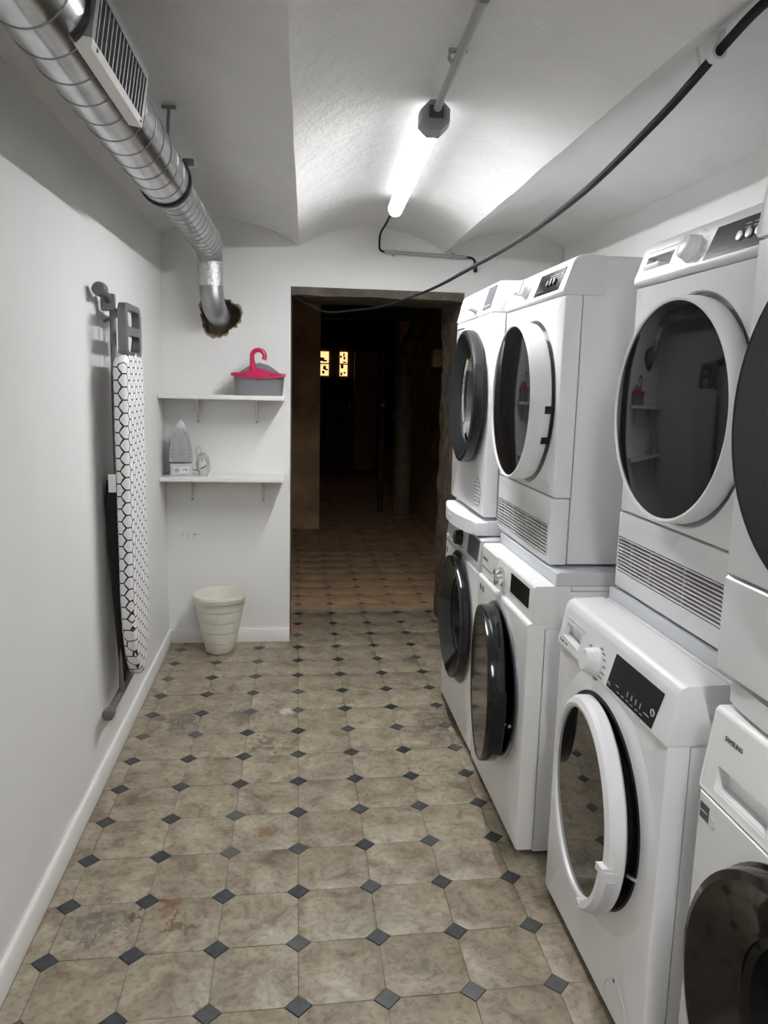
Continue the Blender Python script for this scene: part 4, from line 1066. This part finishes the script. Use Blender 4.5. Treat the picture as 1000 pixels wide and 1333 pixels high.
# --- washer 4: nearest, cut by the frame
def washer_near():
    e = machine('washing_machine', .703, .886, 0); W = .60; D = .59
    cx, cz = .008, .45
    bm = front_plate(W, .025, .694, (cx, cz, .23), t=.05); mk('front_panel', bm, 'warm_white_plastic', e)
    cabinet(e, W, D, .014, .835, .053); feet(e, W, D)
    fy = lambda z: .002 + (z - .70) * .10
    p = fascia(e, W, [(.0, .697), (.002, .701), (.016, .840), (.022, .846), (.12, .848), (.12, .697)], 'warm_white_plastic', .003)
    bm = N(); prism(bm, rrect(-.188, .7335, .146, .043, .003), 'y', -.02, .03); cut(p, bm)
    bm = N(); prism(bm, [(-.26, .7125), (-.116, .7125), (-.116, .714), (-.26, .714)], 'y', .006, .032); mk('drawer_lip', bm, 'white_plastic', p)
    bm = N(); box(bm, -.258, -.118, .034, .06, .713, .755); mk('drawer_pocket', bm, 'warm_white_plastic', p)
    text('lettering', 'SAMSUNG', .0112, 'print_dark', p, (-.256, fy(.80) - .0006, .803), (PI / 2 - .10, 0, 0))
    knob(p, .02, fy(.78), .78, .03, .026, 'chrome')
    quad_plate(p, 'display', [(.11, .74), (.28, .74), (.28, .81), (.11, .81)], 0, .0012, 'display_black', fy)
    quad_plate(e, 'energy_sticker', [(-.290, .648), (-.262, .648), (-.262, .676), (-.290, .676)], 0, .0006, 'print_dark')
    dashes(e, 'sticker_print', [(-.287, -.266, .661, .6635)], lambda z: -.0006, 'print_light', .0004)
    quad_plate(e, 'code_sticker', [(-.257, .648), (-.244, .648), (-.244, .664), (-.257, .664)], 0, .0006, 'panel_grey')
    bm = N(); lathe(bm, [(.256, .001), (.256, -.005), (.25, -.012), (.236, -.014), (.225, .01), (.18, .02)], 64, c=(cx, cz)); mk('porthole_ring', bm, 'black_gloss', e)
    drum(e, cx, cz, .165)
    ring_door(e, cx, cz, -.042, .250, .152, 'brown_gloss', 'bowl_dark', .05, .048, .0, True)
    tag(e, 'nearest washing machine, white, cut by the frame, with a black glossy ring door', 'washing machine', 'washers in the bottom row')
washer_near()

# --- dryers
def dryer_white(X, Yc, z0, W, H_, cz, yg, rg, th, label, panel_far, tilt=0.0, dispx=(.034, .27), kx=-.043, drx=(-.262, -.130), vent=(-.29, .262, .046, .135), nsl=10, cx=0.0, ctr_tabs=False, latch=False, emboss=False, sag=.015):
    e = machine('tumble_dryer', X, Yc, z0, tilt); D = .585
    zp = H_ - .105
    bm = front_plate(W, .200, zp - .002, (cx, cz, rg + .018), t=.05, ch=.009); mk('front_panel', bm, 'white_enamel', e)
    cabinet(e, W, D, .005, H_ - .022, .053)
    # lower service panel with vent opening
    bm = N(); x0_, x1_, z0_, z1_ = vent
    box(bm, -W / 2, W / 2, 0, .05, .004, .197, .006, 2); lp = mk('service_panel', bm, 'white_enamel', e)
    b2 = N(); box(b2, x0_, x1_, -.02, .016, z0_, z1_); cut(lp, b2)
    slats(lp, x0_, x1_, z0_, z1_, nsl, .003, [x0_ + (x1_ - x0_) * q for q in (.12, .31, .60, .88)])
    bm = N(); lathe(bm, [(rg + .0175, .0005), (rg + .0165, .010), (rg + .006, .020), (rg - .03, .026), (0, .026)], 72, c=(cx, cz)); mk('door_recess', bm, 'panel_grey', e)  # recess coloured grey to stand for the shade in the door gap
    fy = lambda z: -.006 + max(0, (z - zp - .012)) * .30
    p = fascia(e, W + .004, [(.006, zp - .002), (-.004, zp + .002), (-.007, zp + .010), (-.003, zp + .022), (.016, zp + .083), (.022, zp + .094), (.034, zp + .103), (.06, zp + .105), (.112, zp + .105), (.112, zp - .002)], 'white_plastic', .004)
    bm = N(); box(bm, -W / 2 + .003, W / 2 - .003, .113, D - .004, H_ - .024, H_, .004); mk('worktop', bm, 'white_enamel', e)
    d0, d1 = drx
    zc = zp + .050
    bm = N(); prism(bm, [(d0, zc + .014), (d1, zc + .014), (d1 - .004, zc - .016), (d0 - .004, zc - .016)], 'y', -.03, .030); cut(p, bm)
    bm = N(); box(bm, d0 - .004, d0 + (d1 - d0) * .55, .0, .028, zc - .018, zc - .002, .003); mk('drawer_lip', bm, 'white_plastic', p)
    dashes(p, 'drawer_seam', [(d0 - .012, d1 + .01, zc + .0245, zc + .0255), (d0 - .014, d1 + .004, zc - .0245, zc - .0235)], fy, 'panel_grey')
    knob(p, kx, fy(zp + .050), zp + .050, .0265, .024, 'white_plastic', -.29, ctr_tabs)
    dial_print(p, kx, zp + .05, .030, fy, m='panel_grey')
    x0_, x1_ = dispx
    quad_plate(p, 'display', [(x0_ - .012, zp + .016), (x1_ - .012, zp + .016), (x1_ + .006, zp + .078), (x0_ + .006, zp + .078)], 0, .0012, 'display_black', fy)
    ww = x1_ - x0_; it = [(x0_ + .006, x0_ + ww * .34, zp + .0265, zp + .0275)]
    for r_ in range(2):
        for q in range(3): it.append((x0_ + ww * (.48 + .12 * q), x0_ + ww * (.48 + .12 * q) + ww * .08, zp + .056 + r_ * .007, zp + .0585 + r_ * .007))
    dashes(p, 'display_icons', it, lambda z: fy(z) - .0012, 'icon_grey', .0006)
    for q in range(3):
        bm = N(); lathe(bm, [(.0095, -.0005), (.0095, -.004), (.0085, -.0055), (0, -.006)], 20, c=(0, 0)); mk('button', bm, 'chrome' if not latch else 'black_satin', p, 35, (x0_ + ww * (.45 + .13 * q), fy(zp + .044), zp + .044), (-.29, 0, 0))
    dashes(p, 'capacity_print', [(-W / 2 + .022, -W / 2 + .029, zp + .022, zp + .029), (-W / 2 + .036, -W / 2 + .044, zp + .022, zp + .0275)], fy, 'panel_grey')
    def ex(d_, r):
        if latch:
            for a in (-4, -26):
                bm = N(); lathe(bm, [(rg + .0045, .040), (rg + .0095, .040), (rg + .0095, .062), (rg + .0045, .062)], 4, c=(r, 0), a0=math.radians(a - 2.6), a1=math.radians(a + 2.6), closed=True); mk('handle_slot', bm, 'black_satin', d_)
            bm = N(); lathe(bm, [(rg + .0045, .058), (rg + .0115, .057), (rg + .0115, .061), (rg + .0045, .063)], 8, c=(r, 0), a0=math.radians(-24), a1=math.radians(-6), closed=True); mk('grip_shadow_strip', bm, 'black_satin', d_)  # solid black strip painted in for the shade under the grip
    R_ = rg + .008
    back = -yg - .004
    door(e, cx, cz, yg, R_, th, [(rg - .004, .003), (rg - .003, -.002), (rg + .002, -.003), (rg + .006, .004), (rg + .008, back - .01), (rg + .006, back), (rg - .05, back), (rg - .05, .012)],
         [(rg * q, .001 - sag * (1 - q * q)) for q in (0, .1, .2, .3, .4, .5, .6, .7, .8, .9)] + [(rg - .0035, .001), (rg - .0035, .010), (0, .010)], 'white_plastic', 'smoke_glass', ex)
    if latch:
        quad_plate(e, 'door_symbol', [(.262, zp - .035), (.276, zp - .035), (.276, zp - .018), (.262, zp - .018)], 0, .0004, 'panel_grey')
        quad_plate(e, 'door_symbol_inner', [(.264, zp - .032), (.274, zp - .032), (.274, zp - .0195), (.264, zp - .0195)], 0, .0007, 'white_enamel')
    if emboss:
        # pressed stiffening bead on the near side panel
        xs = W / 2 - .0028
        def bead(pts, r=.0045, close=True):
            bm = N(); q = [(xs, y_, z_) for y_, z_ in pts]
            if close: q.append(q[0])
            tube(bm, q, r, 8); mk('side_bead', bm, 'white_enamel', e, 60)
        bead(rrect(.40, .44, .24, .74, .06)[0:0] or smooth2([(.34, .76), (.50, .77), (.545, .72), (.50, .50), (.485, .40), (.51, .25), (.545, .09), (.50, .045), (.35, .045), (.315, .09), (.30, .4), (.31, .72)]))
        bead(smooth2([(.36, .72), (.39, .71), (.385, .60), (.37, .53), (.345, .53), (.335, .60), (.34, .70)]), .0040)
        bead(smooth2([(.365, .235), (.395, .225), (.405, .12), (.39, .075), (.345, .075), (.34, .12), (.35, .22)]), .0040)
    tag(e, label, 'dryer', 'dryers in the top row')
    return e
def smooth2(pts):
    n = len(pts); out = []
    P = [Vector((a, b, 0)) for a, b in pts]
    for i in range(n):
        p0, p1, p2, p3 = P[i - 1], P[i], P[(i + 1) % n], P[(i + 2) % n]
        for k in range(5):
            t = k / 5; q = .5 * ((2 * p1) + (p2 - p0) * t + (2 * p0 - 5 * p1 + 4 * p2 - p3) * t * t + (3 * p1 - p0 - 3 * p2 + p3) * t ** 3)
            out.append((q.x, q.y))
    return out
dryer_white(.82, 1.567, .874, .597, .848, .457, -.047, .229, -.045, 'white tumble dryer with a large dark glass door above the ajar white-rimmed washer', False)
dryer_white(.730, 2.412, .866, .597, .866, .462, -.062, .232, math.radians(1.0), 'white tumble dryer with narrow dark glass door stacked above the chrome-dial washer', True,
            dispx=(.035, .262), kx=-.068, drx=(-.262, -.155), vent=(-.285, .265, .024, .118), nsl=9, cx=.02, ctr_tabs=True, latch=True, emboss=True)

def dryer_far():
    e = machine('tumble_dryer', .685, 3.035, .892); W = .595; H_ = .848; D = .56
    cx, cz = .062, .440
    bm = front_plate(W, .010, .738, (cx - .03, cz, .205), t=.05); mk('front_panel', bm, 'white_enamel', e)
    cabinet(e, W, D, .004, H_ - .022, .053)
    fy = lambda z: .0012 + (z - .744) * .2128
    p = fascia(e, W, [(.0, .740), (.002, .744), (.022, .838), (.03, .847), (.12, .849), (.12, .740)], 'white_plastic', .003)
    bm = N(); box(bm, -W / 2 + .003, W / 2 - .003, .122, D - .004, H_ - .024, H_, .004); mk('worktop', bm, 'white_enamel', e)
    quad_plate(p, 'display', [(.13, .757), (.255, .757), (.285, .835), (.165, .835)], 0, .0012, 'display_grey', fy)
    dashes(p, 'display_icons', [(.145 + q * .017, .155 + q * .017, .768, .771) for q in range(6)], lambda z: fy(z) - .0012, 'print_light', .0006)
    knob(p, .03, fy(.783), .783, .026, .034, 'white_plastic', -.2, True)
    bm = N(); box(bm, -.27, -.14, -.004, .015, .712, .735, .003); mk('filter_recess', bm, 'panel_grey', e)
    # round exhaust pattern low on the front
    vx, vz = .195, .09
    bm = N(); lathe(bm, [(0, -.0008), (.052, -.0008), (.053, .002)], 36, c=(vx, vz)); v = mk('vent_disc', bm, 'vent_disc', e)
    for k in range(7):
        z_ = -.042 + .014 * k; hw = math.sqrt(max(0, .05 ** 2 - z_ ** 2)); bm = N(); n = 14; pts = []
        for q in range(n + 1):
            x_ = -hw + 2 * hw * q / n; pts.append((vx + x_, -.002, vz + z_ + .004 * math.sin(x_ * 230)))
        tube(bm, pts, .0021, 6); mk('vent_slat', bm, 'white_plastic', v)
    bm = N(); lathe(bm, [(.226, .001), (.226, -.010), (.218, -.014), (.19, -.010), (.18, .02)], 64, c=(cx - .03, cz)); mk('door_frame_ring', bm, 'charcoal', e)
    bm = N(); lathe(bm, [(.19, .02), (.235, .06), (.235, .36), (.1, .38), (0, .38)], 48, c=(cx - .03, cz)); mk('drum', bm, 'steel_drum', e)
    ring_door(e, cx, cz, -.052, .250, .180, 'black_satin', 'clear_bowl', .045, .034, math.radians(1.5), True)
    tag(e, 'farthest tumble dryer, white with a wide black ring door, stacked beside the doorway', 'dryer', 'dryers in the top row')
dryer_far()

def dryer_near():
    e = machine('tumble_dryer', .724, .909, .90); W = .60; H_ = .85; D = .59
    cx, cz = .006, .440
    bm = front_plate(W, .172, .712, (cx, cz, .215), t=.05, ch=.010); mk('front_panel', bm, 'white_enamel', e)
    cabinet(e, W, D, .004, H_ - .004, .053)
    bm = N(); box(bm, -W / 2, W / 2, 0, .05, .003, .169, .008, 3); mk('service_panel', bm, 'white_enamel', e)
    p = fascia(e, W, [(.0, .715), (.002, .719), (.014, .838), (.022, .846), (.12, .848), (.12, .715)], 'white_plastic', .003)
    fy = lambda z: .002 + (z - .72) * .10
    knob(p, .0, fy(.78), .78, .03, .03, 'chrome')
    quad_plate(p, 'display', [(.09, .745), (.28, .745), (.28, .82), (.09, .82)], 0, .0012, 'display_black', fy)
    bm = N(); lathe(bm, [(.262, .001), (.262, -.006), (.25, -.010), (.21, .01)], 64, c=(cx, cz)); mk('door_surround', bm, 'charcoal', e)
    door(e, cx, cz, -.044, .252, 0, [(.246, .001), (.249, -.001), (.252, .006), (.252, .032), (.244, .038), (.2, .038), (.2, .012)], [(0, -.001), (.2, -.001), (.2465, .0005), (.2465, .01), (0, .01)], 'black_satin', 'smoke_glass')
    tag(e, 'nearest tumble dryer at the right edge, white with a large flat black round door', 'dryer', 'dryers in the top row')
dryer_near()

# --- stacking frames between washers and dryers
def frames():
    # pull-out tray type over the farthest washer
    def tray(X, Yc, za, zb, W, D, yf, label, pro=.05):
        e = machine('stacking_frame', X, Yc, za); h = zb - za
        bm = N(); poly = []
        for k in range(17):
            x_ = -W / 2 + W * k / 16; poly.append((x_, yf - pro * (1 - (2 * x_ / W) ** 2) ** 1.0 * .8))
        poly += [(W / 2, yf + .045), (-W / 2, yf + .045)]
        prism(bm, poly, 'z', .006, h * .90, .006); tr = mk('tray_front', bm, 'white_plastic', e, 40)
        bm = N(); box(bm, -.05, .02, yf - pro * .8 - .0015, yf - pro * .8 + .02, h * .42, h * .62, .001, 1); mk('tray_badge', bm, 'panel_grey', tr)
        bm = N(); box(bm, -W / 2 + .01, W / 2 - .01, yf + .04, D, .004, h - .004, .003); mk('frame', bm, 'panel_grey', e)
        tag(e, label, 'stacking frame', 'frames between washers and dryers')
    tray(.657, 2.992, .830, .892, .555, .54, .0, 'white bowed pull-out tray between the farthest washer and dryer')
    tray(.703, .886, .848, .900, .59, .55, .035, 'white frame with bowed front between the nearest washer and dryer', .02)
    def flat(X, Yc, za, zb, W, D, label, side, yf=.0):
        e = machine('stacking_frame', X, Yc, za); h = zb - za
        bm = N(); box(bm, -W / 2, W / 2, yf, yf + .012, .0005, h - .002, .002); mk('front_strip', bm, 'panel_grey', e)
        bm = N(); box(bm, -W / 2 + .01, W / 2 - .01, yf + .012, D, .0005, h - .002, .001, 1); mk('deck', bm, 'panel_grey', e)
        if side:
            for s_ in (-1, 1):
                if s_ < 0: continue
                bm = N(); prism(bm, rrect(.235 + yf, h / 2, .47, h - .002, .008), 'x', s_ * (W / 2 + .001), s_ * (W / 2 + .004)); mk('side_plate', bm, 'panel_grey', e)
        tag(e, label, 'stacking frame', 'frames between washers and dryers')
    flat(.728, 2.345, .8275, .8655, .602, .50, 'thin grey frame with a side plate between the chrome-dial washer and its dryer', True)
    flat(.812, 1.575, .8425, .8735, .597, .44, 'thin grey strip frame between the ajar white-rimmed washer and its dryer', False)
frames()
